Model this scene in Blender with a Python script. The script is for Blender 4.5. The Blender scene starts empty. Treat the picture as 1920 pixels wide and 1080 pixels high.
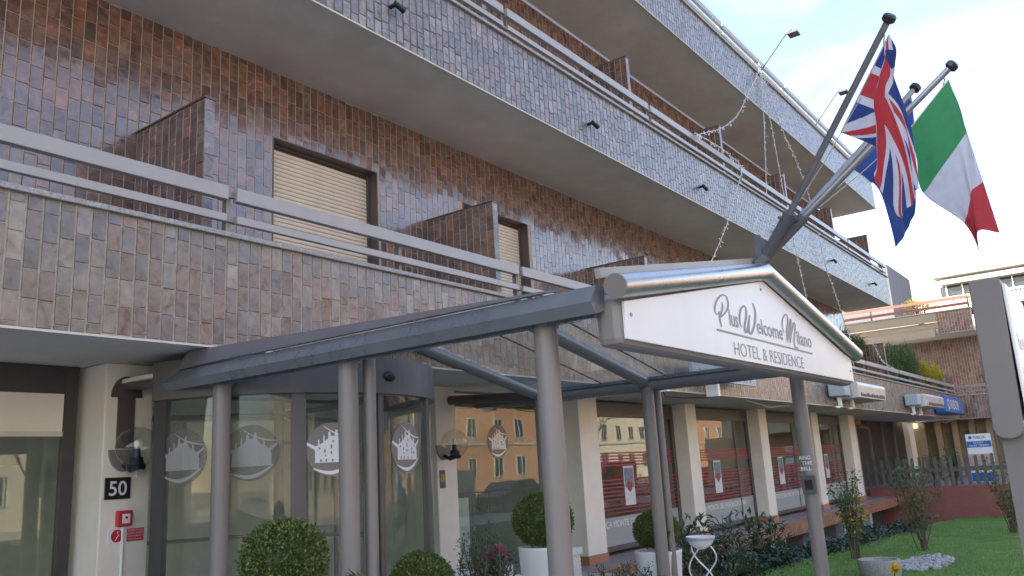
import bpy, bmesh, math, random
from mathutils import Vector, Matrix
rad = math.radians
random.seed(7)
SC = bpy.context.scene
COL = SC.collection

# ------------------------------------------------------------------ camera
EYE = 1.55
YAW, PIT, ROL, FPX = 0.93881, 0.219136, -0.057191, 1538.4
_f = Vector((math.sin(YAW)*math.cos(PIT), math.cos(YAW)*math.cos(PIT), math.sin(PIT)))
_r0 = Vector((math.cos(YAW), -math.sin(YAW), 0)); _u0 = _r0.cross(_f)
_r = _r0*math.cos(ROL) + _u0*math.sin(ROL); _u = _r.cross(_f)
cam = bpy.data.cameras.new('camera'); camo = bpy.data.objects.new('camera', cam); COL.objects.link(camo)
camo.matrix_world = Matrix(((_r.x, _u.x, -_f.x, 0), (_r.y, _u.y, -_f.y, 0), (_r.z, _u.z, -_f.z, EYE), (0, 0, 0, 1)))
cam.sensor_width = 36; cam.lens = FPX/1920*36; cam.clip_start = 0.05; cam.clip_end = 3000
SC.camera = camo

# ------------------------------------------------------------------ sky and sun
SUN_EL, SUN_AZ = rad(23), (-0.80, 0.60)         # low winter sun behind and left of the hotel
w = bpy.data.worlds.new('World'); SC.world = w; w.use_nodes = True
nt = w.node_tree; nt.nodes.clear()
sky = nt.nodes.new('ShaderNodeTexSky'); sky.sky_type = 'NISHITA'; sky.sun_disc = False
sky.sun_elevation = SUN_EL; sky.sun_rotation = math.atan2(SUN_AZ[0], SUN_AZ[1])
sky.air_density = 1.0; sky.dust_density = 1.4; sky.ozone_density = 1.0
hsv = nt.nodes.new('ShaderNodeHueSaturation'); hsv.inputs['Hue'].default_value = 0.508; hsv.inputs['Saturation'].default_value = 0.95
bg = nt.nodes.new('ShaderNodeBackground'); bg.inputs['Strength'].default_value = 0.13
wo = nt.nodes.new('ShaderNodeOutputWorld')
# thin high cloud veils, all round the sky
tcw = nt.nodes.new('ShaderNodeTexCoord'); mpw = nt.nodes.new('ShaderNodeMapping'); mpw.inputs['Scale'].default_value = (2.2, 2.2, 8.0)
nzw = nt.nodes.new('ShaderNodeTexNoise'); nzw.inputs['Scale'].default_value = 1.6; nzw.inputs['Detail'].default_value = 7; nzw.inputs['Roughness'].default_value = 0.6; nzw.inputs['Distortion'].default_value = 0.6
crw = nt.nodes.new('ShaderNodeValToRGB'); crw.color_ramp.elements[0].position = 0.47; crw.color_ramp.elements[1].position = 0.78
crw.color_ramp.elements[1].color = (0.32, 0.32, 0.32, 1)
mxw = nt.nodes.new('ShaderNodeMix'); mxw.data_type = 'RGBA'
nt.links.new(tcw.outputs['Generated'], mpw.inputs['Vector']); nt.links.new(mpw.outputs[0], nzw.inputs['Vector'])
nt.links.new(nzw.outputs['Fac'], crw.inputs[0]); nt.links.new(crw.outputs[0], mxw.inputs[0])
nt.links.new(sky.outputs[0], hsv.inputs['Color']); nt.links.new(hsv.outputs[0], mxw.inputs[6])
mxw.inputs[7].default_value = (3.6, 3.75, 4.0, 1)
nt.links.new(mxw.outputs[2], bg.inputs[0]); nt.links.new(bg.outputs[0], wo.inputs[0])
sl = bpy.data.lights.new('sun', 'SUN'); sl.energy = 3.4; sl.angle = rad(0.53); sl.color = (1.0, 0.90, 0.76)
so = bpy.data.objects.new('sun', sl); COL.objects.link(so)
_sd = Vector((SUN_AZ[0]*math.cos(SUN_EL), SUN_AZ[1]*math.cos(SUN_EL), math.sin(SUN_EL)))
so.rotation_euler = _sd.to_track_quat('Z', 'Y').to_euler(); so.location = (0, 40, 60)
SC.view_settings.view_transform = 'Standard'; SC.view_settings.look = 'None'
SC.view_settings.exposure = 2.18; SC.view_settings.gamma = 1.0
SC.render.engine = 'CYCLES'
SC.cycles.use_denoising = True
SC.cycles.max_bounces = 8; SC.cycles.transparent_max_bounces = 16; SC.cycles.glossy_bounces = 4
SC.cycles.sample_clamp_indirect = 6

# ------------------------------------------------------------------ helpers
BASE = {}
def link(o, parent=None):
    COL.objects.link(o)
    if parent is not None: o.parent = parent
    return o
def tag(o, label=None, cat=None, group=None, kind=None):
    if label: o['label'] = label
    if cat: o['category'] = cat
    if group: o['group'] = group
    if kind: o['kind'] = kind
    return o
def thing(name, base, label, cat, group=None):
    o = bpy.data.objects.new(name, None); o.empty_display_size = 0.2; link(o); o.location = base
    BASE[o.name] = Vector(base); return tag(o, label, cat, group)
class MB:
    def __init__(s): s.v = []; s.f = []; s.m = []
    def add(s, vs, fs, mi=0):
        n = len(s.v); s.v += [Vector(p) for p in vs]
        s.f += [tuple(i+n for i in f) for f in fs]; s.m += [mi]*len(fs); return s
    def box(s, x0, x1, y0, y1, z0, z1, mi=0):
        return s.add([(x0,y0,z0),(x1,y0,z0),(x1,y1,z0),(x0,y1,z0),(x0,y0,z1),(x1,y0,z1),(x1,y1,z1),(x0,y1,z1)],
            [(0,3,2,1),(4,5,6,7),(0,1,5,4),(1,2,6,5),(2,3,7,6),(3,0,4,7)], mi)
    def tube(s, pts, r, n=12, cap=True, mi=0):
        pts = [Vector(p) for p in pts]; rs = r if isinstance(r, (list, tuple)) else [r]*len(pts)
        vs = []; fs = []; prev = None
        for i, p in enumerate(pts):
            t = (pts[min(i+1, len(pts)-1)] - pts[max(i-1, 0)]).normalized()
            if prev is None:
                a = Vector((0,0,1)) if abs(t.z) < 0.9 else Vector((1,0,0))
                a = (a - t*a.dot(t)).normalized()
            else:
                a = (prev - t*prev.dot(t)).normalized()
            prev = a; b = t.cross(a)
            for k in range(n):
                th = 2*math.pi*k/n; vs.append(p + (a*math.cos(th) + b*math.sin(th))*rs[i])
        for i in range(len(pts)-1):
            for k in range(n):
                fs.append((i*n+k, i*n+(k+1)%n, (i+1)*n+(k+1)%n, (i+1)*n+k))
        if cap:
            fs.append(tuple(range(n-1, -1, -1))); q = (len(pts)-1)*n; fs.append(tuple(range(q, q+n)))
        return s.add(vs, fs, mi)
    def lathe(s, prof, c, n=32, mi=0):
        vs = []; fs = []
        for r, z in prof:
            for k in range(n):
                th = 2*math.pi*k/n; vs.append((c[0]+r*math.cos(th), c[1]+r*math.sin(th), c[2]+z))
        for i in range(len(prof)-1):
            for k in range(n): fs.append((i*n+k, i*n+(k+1)%n, (i+1)*n+(k+1)%n, (i+1)*n+k))
        return s.add(vs, fs, mi)
    def prism(s, poly, axis, a0, a1, mi=0):
        """poly: 2D points; axis 'x': (y,z), 'y': (x,z), 'z': (x,y)"""
        def P(p, a): return {'x': (a, p[0], p[1]), 'y': (p[0], a, p[1]), 'z': (p[0], p[1], a)}[axis]
        n = len(poly)
        vs = [P(p, a0) for p in poly] + [P(p, a1) for p in poly]
        fs = [tuple(range(n)), tuple(range(2*n-1, n-1, -1))] + [(i, i+n, (i+1) % n + n, (i+1) % n) for i in range(n)]
        return s.add(vs, fs, mi)
    def ball(s, c, r, nu=16, nv=10, mi=0):
        rx, ry, rz = (r, r, r) if not isinstance(r, (tuple, list)) else r
        vs = [(c[0], c[1], c[2]-rz)]; fs = []
        for j in range(1, nv):
            ph = -math.pi/2 + math.pi*j/nv
            for k in range(nu):
                th = 2*math.pi*k/nu
                vs.append((c[0]+rx*math.cos(ph)*math.cos(th), c[1]+ry*math.cos(ph)*math.sin(th), c[2]+rz*math.sin(ph)))
        vs.append((c[0], c[1], c[2]+rz)); L = len(vs)-1
        for k in range(nu): fs.append((0, 1+(k+1) % nu, 1+k)); fs.append((L, L-nu+k, L-nu+(k+1) % nu))
        for j in range(nv-2):
            for k in range(nu): fs.append((1+j*nu+k, 1+j*nu+(k+1) % nu, 1+(j+1)*nu+(k+1) % nu, 1+(j+1)*nu+k))
        return s.add(vs, fs, mi)
    def build(s, name, mats, parent=None, base=None, smooth=False, bevel=0, fix=True):
        b = BASE[parent.name] if parent is not None else Vector(base or (0, 0, 0))
        me = bpy.data.meshes.new(name)
        me.from_pydata([p - b for p in s.v], [], s.f)
        mats = mats if isinstance(mats, (list, tuple)) else [mats]
        for m in mats: me.materials.append(m)
        if len(mats) > 1: me.polygons.foreach_set('material_index', s.m)
        if fix:
            bm = bmesh.new(); bm.from_mesh(me); bmesh.ops.recalc_face_normals(bm, faces=bm.faces); bm.to_mesh(me); bm.free()
        o = bpy.data.objects.new(name, me); link(o, parent)
        if parent is None: o.location = b
        BASE[o.name] = b
        if smooth:
            me.polygons.foreach_set('use_smooth', [True]*len(me.polygons))
            me.set_sharp_from_angle(angle=rad(40))
        if bevel:
            md = o.modifiers.new('bevel', 'BEVEL'); md.width = bevel; md.segments = 2; md.limit_method = 'ANGLE'; md.angle_limit = rad(40)
        return o

# ------------------------------------------------------------------ materials
def base_mat(name):
    m = bpy.data.materials.new(name); m.use_nodes = True; n = m.node_tree
    return m, n, n.nodes['Principled BSDF']
def N(nt_, t, **kw):
    n = nt_.nodes.new(t)
    for k, v in kw.items():
        if k in n.inputs: n.inputs[k].default_value = v
        else: setattr(n, k, v)
    return n
def mat(name, col, rough=0.6, metal=0.0, var=0.12, scale=6.0, bump=0.0, bscale=60.0, dirt=0.0, spec=0.5, coat=0.0, streak=False, tint=None):
    m, nt_, p = base_mat(name)
    tc = N(nt_, 'ShaderNodeTexCoord'); L = nt_.links.new
    mp = N(nt_, 'ShaderNodeMapping')
    if streak: mp.inputs['Scale'].default_value = (1, 1, 0.12)
    L(tc.outputs['Object'], mp.inputs['Vector'])
    nz = N(nt_, 'ShaderNodeTexNoise', Scale=scale, Detail=6.0, Roughness=0.62); L(mp.outputs[0], nz.inputs['Vector'])
    mx = N(nt_, 'ShaderNodeMix', data_type='RGBA')
    mr = N(nt_, 'ShaderNodeMapRange'); mr.inputs[1].default_value = 0.3; mr.inputs[2].default_value = 0.7
    L(nz.outputs['Fac'], mr.inputs[0]); L(mr.outputs[0], mx.inputs[0])
    c2 = tint or [c*(1+var) for c in col]
    mx.inputs[6].default_value = (*[c*(1-var) for c in col], 1); mx.inputs[7].default_value = (*c2, 1)
    out = mx.outputs[2]
    if dirt:
        n2 = N(nt_, 'ShaderNodeTexNoise', Scale=scale*0.23, Detail=8.0, Roughness=0.7); L(mp.outputs[0], n2.inputs['Vector'])
        r2 = N(nt_, 'ShaderNodeMapRange'); r2.inputs[1].default_value = 0.45; r2.inputs[2].default_value = 0.75; r2.inputs[4].default_value = dirt
        L(n2.outputs['Fac'], r2.inputs[0])
        m2 = N(nt_, 'ShaderNodeMix', data_type='RGBA'); L(r2.outputs[0], m2.inputs[0]); L(out, m2.inputs[6]); m2.inputs[7].default_value = (col[0]*0.45, col[1]*0.42, col[2]*0.38, 1)
        out = m2.outputs[2]
    L(out, p.inputs['Base Color'])
    rr = N(nt_, 'ShaderNodeMapRange'); rr.inputs[3].default_value = max(0.02, rough-0.1); rr.inputs[4].default_value = min(1, rough+0.1)
    L(nz.outputs['Fac'], rr.inputs[0]); L(rr.outputs[0], p.inputs['Roughness'])
    p.inputs['Metallic'].default_value = metal; p.inputs['Specular IOR Level'].default_value = spec; p.inputs['Coat Weight'].default_value = coat
    if bump:
        nb = N(nt_, 'ShaderNodeTexNoise', Scale=bscale, Detail=5.0); L(tc.outputs['Object'], nb.inputs['Vector'])
        bp = N(nt_, 'ShaderNodeBump', Strength=bump, Distance=0.02); L(nb.outputs['Fac'], bp.inputs['Height']); L(bp.outputs[0], p.inputs['Normal'])
    return m
def tile_mat(name, cols, r0, r1, grime, bump=0.15, spec=0.9, coat=0.35):
    """glazed clinker: every tile (island or object) takes its own tone, flashed with streaky swirls"""
    m, nt_, p = base_mat(name); L = nt_.links.new
    ge = N(nt_, 'ShaderNodeNewGeometry'); oi = N(nt_, 'ShaderNodeObjectInfo'); tc = N(nt_, 'ShaderNodeTexCoord')
    ad = N(nt_, 'ShaderNodeMath', operation='ADD'); L(ge.outputs['Random Per Island'], ad.inputs[0]); L(oi.outputs['Random'], ad.inputs[1])
    fr = N(nt_, 'ShaderNodeMath', operation='FRACT'); L(ad.outputs[0], fr.inputs[0])
    cr = N(nt_, 'ShaderNodeValToRGB'); e = cr.color_ramp.elements
    while len(e) > 1: e.remove(e[-1])
    e[0].position = 0; e[0].color = (*cols[0], 1)
    for i, c in enumerate(cols[1:], 1):
        k = e.new(i/(len(cols)-1)); k.color = (*c, 1)
    L(fr.outputs[0], cr.inputs[0])
    # world-space position so that shared tile meshes do not repeat
    of = N(nt_, 'ShaderNodeVectorMath', operation='ADD'); L(ge.outputs['Position'], of.inputs[0])
    cb = N(nt_, 'ShaderNodeCombineXYZ'); L(fr.outputs[0], cb.inputs[0]); L(fr.outputs[0], cb.inputs[1])
    sc_ = N(nt_, 'ShaderNodeVectorMath', operation='SCALE'); sc_.inputs['Scale'].default_value = 9.0; L(cb.outputs[0], sc_.inputs[0]); L(sc_.outputs[0], of.inputs[1])
    nz = N(nt_, 'ShaderNodeTexNoise', Scale=5.0, Detail=4.0, Roughness=0.55, Distortion=1.6); L(of.outputs[0], nz.inputs['Vector'])
    mr = N(nt_, 'ShaderNodeMapRange'); mr.inputs[1].default_value = 0.35; mr.inputs[2].default_value = 0.72; mr.inputs[3].default_value = 0.62; mr.inputs[4].default_value = 1.5
    L(nz.outputs['Fac'], mr.inputs[0])
    ml = N(nt_, 'ShaderNodeVectorMath', operation='SCALE'); L(cr.outputs[0], ml.inputs[0]); L(mr.outputs[0], ml.inputs['Scale'])
    gz = N(nt_, 'ShaderNodeTexNoise', Scale=22.0, Detail=8.0, Roughness=0.75); L(of.outputs[0], gz.inputs['Vector'])
    gr = N(nt_, 'ShaderNodeMapRange'); gr.inputs[1].default_value = 0.52; gr.inputs[2].default_value = 0.72; gr.inputs[4].default_value = grime; L(gz.outputs['Fac'], gr.inputs[0])
    mx = N(nt_, 'ShaderNodeMix', data_type='RGBA'); L(gr.outputs[0], mx.inputs[0]); L(ml.outputs[0], mx.inputs[6]); mx.inputs[7].default_value = (0.30, 0.26, 0.22, 1)
    L(mx.outputs[2], p.inputs['Base Color'])
    rr = N(nt_, 'ShaderNodeMapRange'); rr.inputs[1].default_value = 0.3; rr.inputs[2].default_value = 0.75; rr.inputs[3].default_value = r0; rr.inputs[4].default_value = r1
    L(nz.outputs['Fac'], rr.inputs[0]); L(rr.outputs[0], p.inputs['Roughness'])
    p.inputs['Specular IOR Level'].default_value = spec
    p.inputs['Coat Weight'].default_value = coat; p.inputs['Coat Roughness'].default_value = 0.08
    nb = N(nt_, 'ShaderNodeTexNoise', Scale=7.0, Detail=3.0, Distortion=0.8); L(of.outputs[0], nb.inputs['Vector'])
    bp = N(nt_, 'ShaderNodeBump', Strength=bump, Distance=0.02); L(nb.outputs['Fac'], bp.inputs['Height']); L(bp.outputs[0], p.inputs['Normal'])
    return m
def glass_mat(name, ior=1.8, tint=(0.72, 0.8, 0.77), dust=0.0, rough=0.0):
    m = bpy.data.materials.new(name); m.use_nodes = True; n = m.node_tree; n.nodes.clear(); L = n.links.new
    fr = N(n, 'ShaderNodeFresnel'); ge = N(n, 'ShaderNodeNewGeometry')
    bi = N(n, 'ShaderNodeMapRange'); bi.inputs[3].default_value = ior; bi.inputs[4].default_value = 1/ior     # thin pane: same reflectance from both sides
    L(ge.outputs['Backfacing'], bi.inputs[0]); L(bi.outputs[0], fr.inputs['IOR'])
    tr = N(n, 'ShaderNodeBsdfTransparent', Color=(*tint, 1)); gl = N(n, 'ShaderNodeBsdfGlossy', Roughness=rough)
    gl.inputs['Color'].default_value = (0.95, 0.97, 0.97, 1)
    # slight waviness of real panes
    tc = N(n, 'ShaderNodeTexCoord'); nz = N(n, 'ShaderNodeTexNoise', Scale=1.1, Detail=1.0); L(tc.outputs['Object'], nz.inputs['Vector'])
    bp = N(n, 'ShaderNodeBump', Strength=0.035, Distance=0.05); L(nz.outputs['Fac'], bp.inputs['Height']); L(bp.outputs[0], gl.inputs['Normal'])
    mx = N(n, 'ShaderNodeMixShader'); L(fr.outputs[0], mx.inputs[0]); L(tr.outputs[0], mx.inputs[1]); L(gl.outputs[0], mx.inputs[2])
    out = mx.outputs[0]
    if dust:
        df = N(n, 'ShaderNodeBsdfDiffuse'); df.inputs['Color'].default_value = (0.45, 0.43, 0.38, 1)  # dust film that also lends the panes a pale haze
        n2 = N(n, 'ShaderNodeTexNoise', Scale=2.3, Detail=8.0, Roughness=0.7); L(tc.outputs['Object'], n2.inputs['Vector'])
        mr = N(n, 'ShaderNodeMapRange'); mr.inputs[1].default_value = 0.3; mr.inputs[2].default_value = 0.75; mr.inputs[3].default_value = dust*0.4; mr.inputs[4].default_value = dust*1.8; L(n2.outputs['Fac'], mr.inputs[0])
        m2 = N(n, 'ShaderNodeMixShader'); L(mr.outputs[0], m2.inputs[0]); L(out, m2.inputs[1]); L(df.outputs[0], m2.inputs[2]); out = m2.outputs[0]
    o = N(n, 'ShaderNodeOutputMaterial'); L(out, o.inputs[0]); return m
def leaf_mat(name, c1, c2, c3=None, rough=0.45, trans=0.25):
    m = bpy.data.materials.new(name); m.use_nodes = True; n = m.node_tree; p = n.nodes['Principled BSDF']; L = n.links.new
    ge = N(n, 'ShaderNodeNewGeometry'); cr = N(n, 'ShaderNodeValToRGB'); e = cr.color_ramp.elements
    e[0].color = (*c1, 1); e[1].color = (*c2, 1)
    if c3: e[1].position = 0.8; k = e.new(1.0); k.color = (*c3, 1)
    L(ge.outputs['Random Per Island'], cr.inputs[0]); L(cr.outputs[0], p.inputs['Base Color']); p.inputs['Roughness'].default_value = rough
    tl = N(n, 'ShaderNodeBsdfTranslucent'); L(cr.outputs[0], tl.inputs['Color'])
    mx = N(n, 'ShaderNodeMixShader'); mx.inputs[0].default_value = trans; L(p.outputs[0], mx.inputs[1]); L(tl.outputs[0], mx.inputs[2])
    L(mx.outputs[0], n.nodes['Material Output'].inputs[0]); return m
def cloth_mat(name, col):
    m, n, p = base_mat(name); L = n.links.new
    tc = N(n, 'ShaderNodeTexCoord'); nz = N(n, 'ShaderNodeTexNoise', Scale=14.0, Detail=4.0); L(tc.outputs['Object'], nz.inputs['Vector'])
    mx0 = N(n, 'ShaderNodeMix', data_type='RGBA'); L(nz.outputs['Fac'], mx0.inputs[0]); mx0.inputs[6].default_value = (*[c*0.85 for c in col], 1); mx0.inputs[7].default_value = (*[min(1, c*1.12) for c in col], 1)
    L(mx0.outputs[2], p.inputs['Base Color']); p.inputs['Roughness'].default_value = 0.75; p.inputs['Sheen Weight'].default_value = 0.1
    tl = N(n, 'ShaderNodeBsdfTranslucent'); L(mx0.outputs[2], tl.inputs['Color'])
    mx = N(n, 'ShaderNodeMixShader'); mx.inputs[0].default_value = 0.45; L(p.outputs[0], mx.inputs[1]); L(tl.outputs[0], mx.inputs[2])
    L(mx.outputs[0], n.nodes['Material Output'].inputs[0]); return m

T = {}
T['tile_dark'] = tile_mat('glazed_tile', [(0.145,0.078,0.06),(0.19,0.11,0.088),(0.115,0.062,0.056),(0.24,0.115,0.078),(0.18,0.12,0.105),(0.105,0.064,0.06),(0.22,0.145,0.12),(0.165,0.085,0.066)], 0.12, 0.30, 0.16, 0.17, 0.85, 0.35)
T['tile_upper'] = tile_mat('glazed_tile_grey', [(0.16,0.135,0.125),(0.25,0.22,0.205),(0.19,0.165,0.16),(0.21,0.15,0.135),(0.27,0.235,0.22),(0.13,0.115,0.12),(0.20,0.175,0.165)], 0.24, 0.48, 0.35, 0.3, 0.55, 0.12)
T['tile_worn'] = tile_mat('worn_tile', [(0.135,0.10,0.085),(0.19,0.145,0.12),(0.115,0.092,0.085),(0.22,0.135,0.095),(0.165,0.138,0.12),(0.23,0.19,0.16),(0.115,0.105,0.105),(0.165,0.115,0.095),(0.26,0.215,0.17),(0.14,0.115,0.10)], 0.22, 0.48, 0.5, 0.35, 0.7, 0.2)
T['tile_edge'] = tile_mat('brick_edge_tile', [(0.34,0.15,0.08),(0.40,0.19,0.10),(0.30,0.14,0.09),(0.36,0.18,0.11)], 0.4, 0.65, 0.3, 0.3)
T['mortar'] = mat('mortar', (0.42,0.36,0.28), 0.9, var=0.2, scale=20, bump=0.3)
T['mortar_dark'] = mat('mortar_dark', (0.13,0.12,0.11), 0.9, var=0.2, scale=20, bump=0.3)
T['brownwall'] = mat('brown_wall', (0.20,0.13,0.09), 0.6, var=0.2, scale=4, dirt=0.2)
T['soffit'] = mat('soffit_plaster', (0.68,0.65,0.605), 0.92, var=0.09, scale=1.1, dirt=0.34, bump=0.2, bscale=140)
T['trim'] = mat('cream_trim', (0.62,0.57,0.48), 0.7, var=0.1)
T['granite'] = mat('granite', (0.33,0.32,0.31), 0.7, var=0.55, scale=70, dirt=0.3)
T['rail'] = mat('painted_rail', (0.36,0.335,0.315), 0.42, metal=0.0, var=0.06, scale=3, dirt=0.12, coat=0.1)
T['taupe'] = mat('taupe_paint', (0.235,0.21,0.195), 0.42, var=0.1, scale=3.5, dirt=0.3, bump=0.05, bscale=40, streak=True)
T['dark_frame'] = mat('dark_frame', (0.055,0.05,0.05), 0.4, var=0.1)
T['brown_frame'] = mat('brown_frame', (0.10,0.08,0.075), 0.4, var=0.1)
T['black'] = mat('black_plastic', (0.015,0.015,0.016), 0.35, var=0.1)
T['plaster'] = mat('cream_plaster', (0.82,0.765,0.665), 0.85, var=0.06, scale=2.0, dirt=0.14, bump=0.12, bscale=120)
T['white'] = mat('white_enamel', (0.80,0.80,0.79), 0.35, var=0.03, scale=2, dirt=0.05)
T['signwhite'] = mat('sign_white', (0.80,0.795,0.79), 0.32, var=0.03, scale=1.6, dirt=0.13, streak=True)
T['shutter'] = mat('shutter_slat', (0.67,0.575,0.46), 0.55, var=0.07, scale=5, dirt=0.12)
T['steel'] = mat('brushed_steel', (0.50,0.49,0.48), 0.3, metal=0.9, var=0.08, scale=9, dirt=0.15, streak=True)
T['polesteel'] = mat('pole_steel', (0.27,0.275,0.29), 0.38, metal=0.7, var=0.1, scale=6)
T['header'] = mat('header_taupe_shaded', (0.12,0.108,0.10), 0.45, var=0.07, scale=2.5, dirt=0.15)  # taupe darkened, the shade under the canopy is in the colour
T['beam'] = mat('beam_paint', (0.18,0.178,0.17), 0.35, var=0.07, scale=2.5, dirt=0.15)
T['gutter'] = mat('gutter_paint', (0.15,0.165,0.185), 0.28, var=0.12, scale=3, dirt=0.3, coat=0.5, streak=True)
T['flash'] = mat('flashing', (0.17,0.16,0.185), 0.34, var=0.1, scale=2, dirt=0.25, coat=0.2)
T['glass'] = glass_mat('window_glass', 1.6, (0.86,0.91,0.88), dust=0.045)
T['bankglass'] = glass_mat('bank_glass', 1.75, (0.65,0.70,0.68), dust=0.04)
T['drumglass'] = glass_mat('drum_glass', 1.5, (0.86,0.92,0.89), dust=0.06)
T['roofglass'] = glass_mat('roof_glass', 1.45, (0.95,0.97,0.96), dust=0.05)
T['globe'] = glass_mat('globe_glass', 1.6, (0.93,0.93,0.91))
T['grey_text'] = mat('sign_lettering', (0.17,0.175,0.185), 0.4, var=0.05)
T['red'] = mat('red_film', (0.30,0.02,0.035), 0.45, var=0.08)
T['redplate'] = mat('red_plate', (0.55,0.03,0.05), 0.4, var=0.06)
T['frost'] = mat('frosted_film', (0.33,0.36,0.35), 0.6, var=0.05)
T['poster'] = mat('poster_paper', (0.62,0.66,0.68), 0.5, var=0.1)
T['posterdark'] = mat('poster_print', (0.16,0.2,0.28), 0.5, var=0.8, scale=22)
T['disc'] = mat('emblem_disc', (0.25,0.205,0.185), 0.5, var=0.05)
def film_mat(name, col, al):
    m, n_, p = base_mat(name); p.inputs['Base Color'].default_value = (*col, 1); p.inputs['Roughness'].default_value = 0.5; p.inputs['Alpha'].default_value = al
    return m
T['ghostwhite'] = film_mat('faint_white_film', (0.5,0.5,0.48), 0.5); T['ghostdisc'] = film_mat('faint_disc_film', (0.16,0.14,0.125), 0.55)
T['interior'] = mat('interior_paint', (0.70,0.72,0.66), 0.9, var=0.08)
T['interior_floor'] = mat('interior_floor', (0.38,0.36,0.32), 0.5, var=0.1)
T['terracotta'] = mat('plinth_clay', (0.42,0.19,0.10), 0.7, var=0.12, scale=10, dirt=0.2)
T['terrace'] = mat('terrace_tile', (0.30,0.22,0.23), 0.6, var=0.1, scale=4, dirt=0.3)
T['paving'] = mat('paving', (0.42,0.40,0.37), 0.85, var=0.18, scale=9, dirt=0.3, bump=0.2)
T['asphalt'] = mat('asphalt', (0.075,0.073,0.072), 0.9, var=0.25, scale=30, dirt=0.3, bump=0.3, bscale=90)
T['earth'] = mat('earth', (0.06,0.05,0.04), 0.95, var=0.3, scale=8, bump=0.4, bscale=30)
T['grass'] = mat('lawn_ground', (0.10,0.21,0.04), 0.9, var=0.4, scale=2.2, dirt=0.6, bump=0.6, bscale=80, tint=(0.18,0.31,0.06))
T['blade'] = leaf_mat('grass_blade', (0.10,0.24,0.035), (0.19,0.36,0.065), (0.30,0.38,0.10), 0.6, 0.3)
T['box'] = leaf_mat('boxwood_leaf', (0.045,0.085,0.02), (0.135,0.185,0.045), (0.30,0.28,0.10), 0.4, 0.2)
T['laurel'] = leaf_mat('glossy_leaf', (0.04,0.075,0.045), (0.095,0.14,0.08), (0.17,0.20,0.12), 0.25, 0.15)
T['rose'] = leaf_mat('rose_leaf', (0.045,0.10,0.03), (0.11,0.18,0.05), (0.24,0.27,0.06), 0.5, 0.25)
T['ivy'] = leaf_mat('ivy_leaf', (0.02,0.04,0.028), (0.045,0.075,0.05), (0.08,0.11,0.075), 0.4, 0.1)
T['olean'] = leaf_mat('oleander_leaf', (0.06,0.12,0.045), (0.13,0.2,0.07), (0.22,0.26,0.1), 0.45, 0.3)
T['yellowleaf'] = leaf_mat('yellow_leaf', (0.30,0.30,0.04), (0.62,0.48,0.04), (0.25,0.26,0.05), 0.5, 0.35)
T['pink'] = mat('pink_petal', (0.7,0.22,0.28), 0.6, var=0.2)
T['magenta'] = mat('magenta_petal', (0.55,0.06,0.20), 0.6, var=0.25)
T['yellow'] = mat('yellow_petal', (0.8,0.6,0.04), 0.6, var=0.2)
T['bark'] = mat('bark', (0.12,0.09,0.065), 0.9, var=0.3, scale=20, bump=0.5)
T['soil'] = mat('soil', (0.04,0.03,0.022), 0.95, var=0.3)
T['stone'] = mat('pale_pebble', (0.36,0.36,0.36), 0.8, var=0.3, scale=3)
T['pot'] = mat('pot_white', (0.74,0.75,0.75), 0.38, var=0.03, scale=1.5, dirt=0.06)
T['redwall'] = mat('red_render', (0.27,0.10,0.085), 0.85, var=0.12, scale=3, dirt=0.3, bump=0.15)
T['fence'] = mat('grey_fence', (0.12,0.115,0.11), 0.7, var=0.2, scale=12, bump=0.2)
T['totem'] = mat('totem_paint', (0.17,0.155,0.15), 0.45, var=0.05, scale=2, dirt=0.12)
T['blue'] = mat('blue_lightbox', (0.015,0.13,0.42), 0.35, var=0.08)
T['silver'] = mat('silver_wrap', (0.62,0.61,0.58), 0.35, metal=0.55, var=0.2, scale=14, bump=0.4, bscale=18)
T['paleblue'] = mat('pale_case', (0.40,0.46,0.52), 0.5, var=0.08)
T['skin'] = mat('poster_photo', (0.50,0.33,0.29), 0.6, var=0.35, scale=3.0)
T['rustrail'] = mat('rust_rail', (0.22,0.07,0.04), 0.55, var=0.1)
T['awning'] = mat('beige_cladding', (0.27,0.22,0.155), 0.6, var=0.08, dirt=0.2, streak=True)
T['darkgrey'] = mat('dark_grey_cladding', (0.11,0.11,0.125), 0.7, var=0.2, scale=3, streak=True, dirt=0.3)
T['ochre'] = mat('ochre_plaster', (0.42,0.32,0.20), 0.85, var=0.1, scale=1, dirt=0.2)
T['orange'] = mat('orange_brick', (0.42,0.22,0.12), 0.85, var=0.12, scale=2, dirt=0.15)
T['creamwall'] = mat('cream_facade', (0.58,0.50,0.38), 0.85, var=0.1, scale=1, dirt=0.2)
T['paleconc'] = mat('pale_concrete', (0.40,0.385,0.36), 0.85, var=0.12, scale=1, dirt=0.25)
T['roofgrey'] = mat('roof_grey', (0.2,0.19,0.19), 0.8, var=0.15)
T['winglass'] = mat('far_window', (0.03,0.035,0.045), 0.12, var=0.2)
T['wire'] = mat('light_wire', (0.50,0.49,0.47), 0.5, var=0.1)
T['bulb'] = mat('clear_bulb', (0.80,0.81,0.83), 0.25, var=0.05)
T['carwhite'] = mat('van_white', (0.75,0.75,0.72), 0.3, var=0.03, coat=0.6)
T['cardark'] = mat('car_grey', (0.05,0.055,0.065), 0.3, var=0.05, coat=0.7)
T['carred'] = mat('van_red', (0.55,0.02,0.02), 0.3, var=0.05, coat=0.7)
T['carorange'] = mat('truck_orange', (0.75,0.22,0.02), 0.35, var=0.05, coat=0.5)
T['rubber'] = mat('rubber', (0.02,0.02,0.02), 0.8)
T['brass'] = mat('brown_lamp', (0.30,0.17,0.08), 0.4, metal=0.6)

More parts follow.
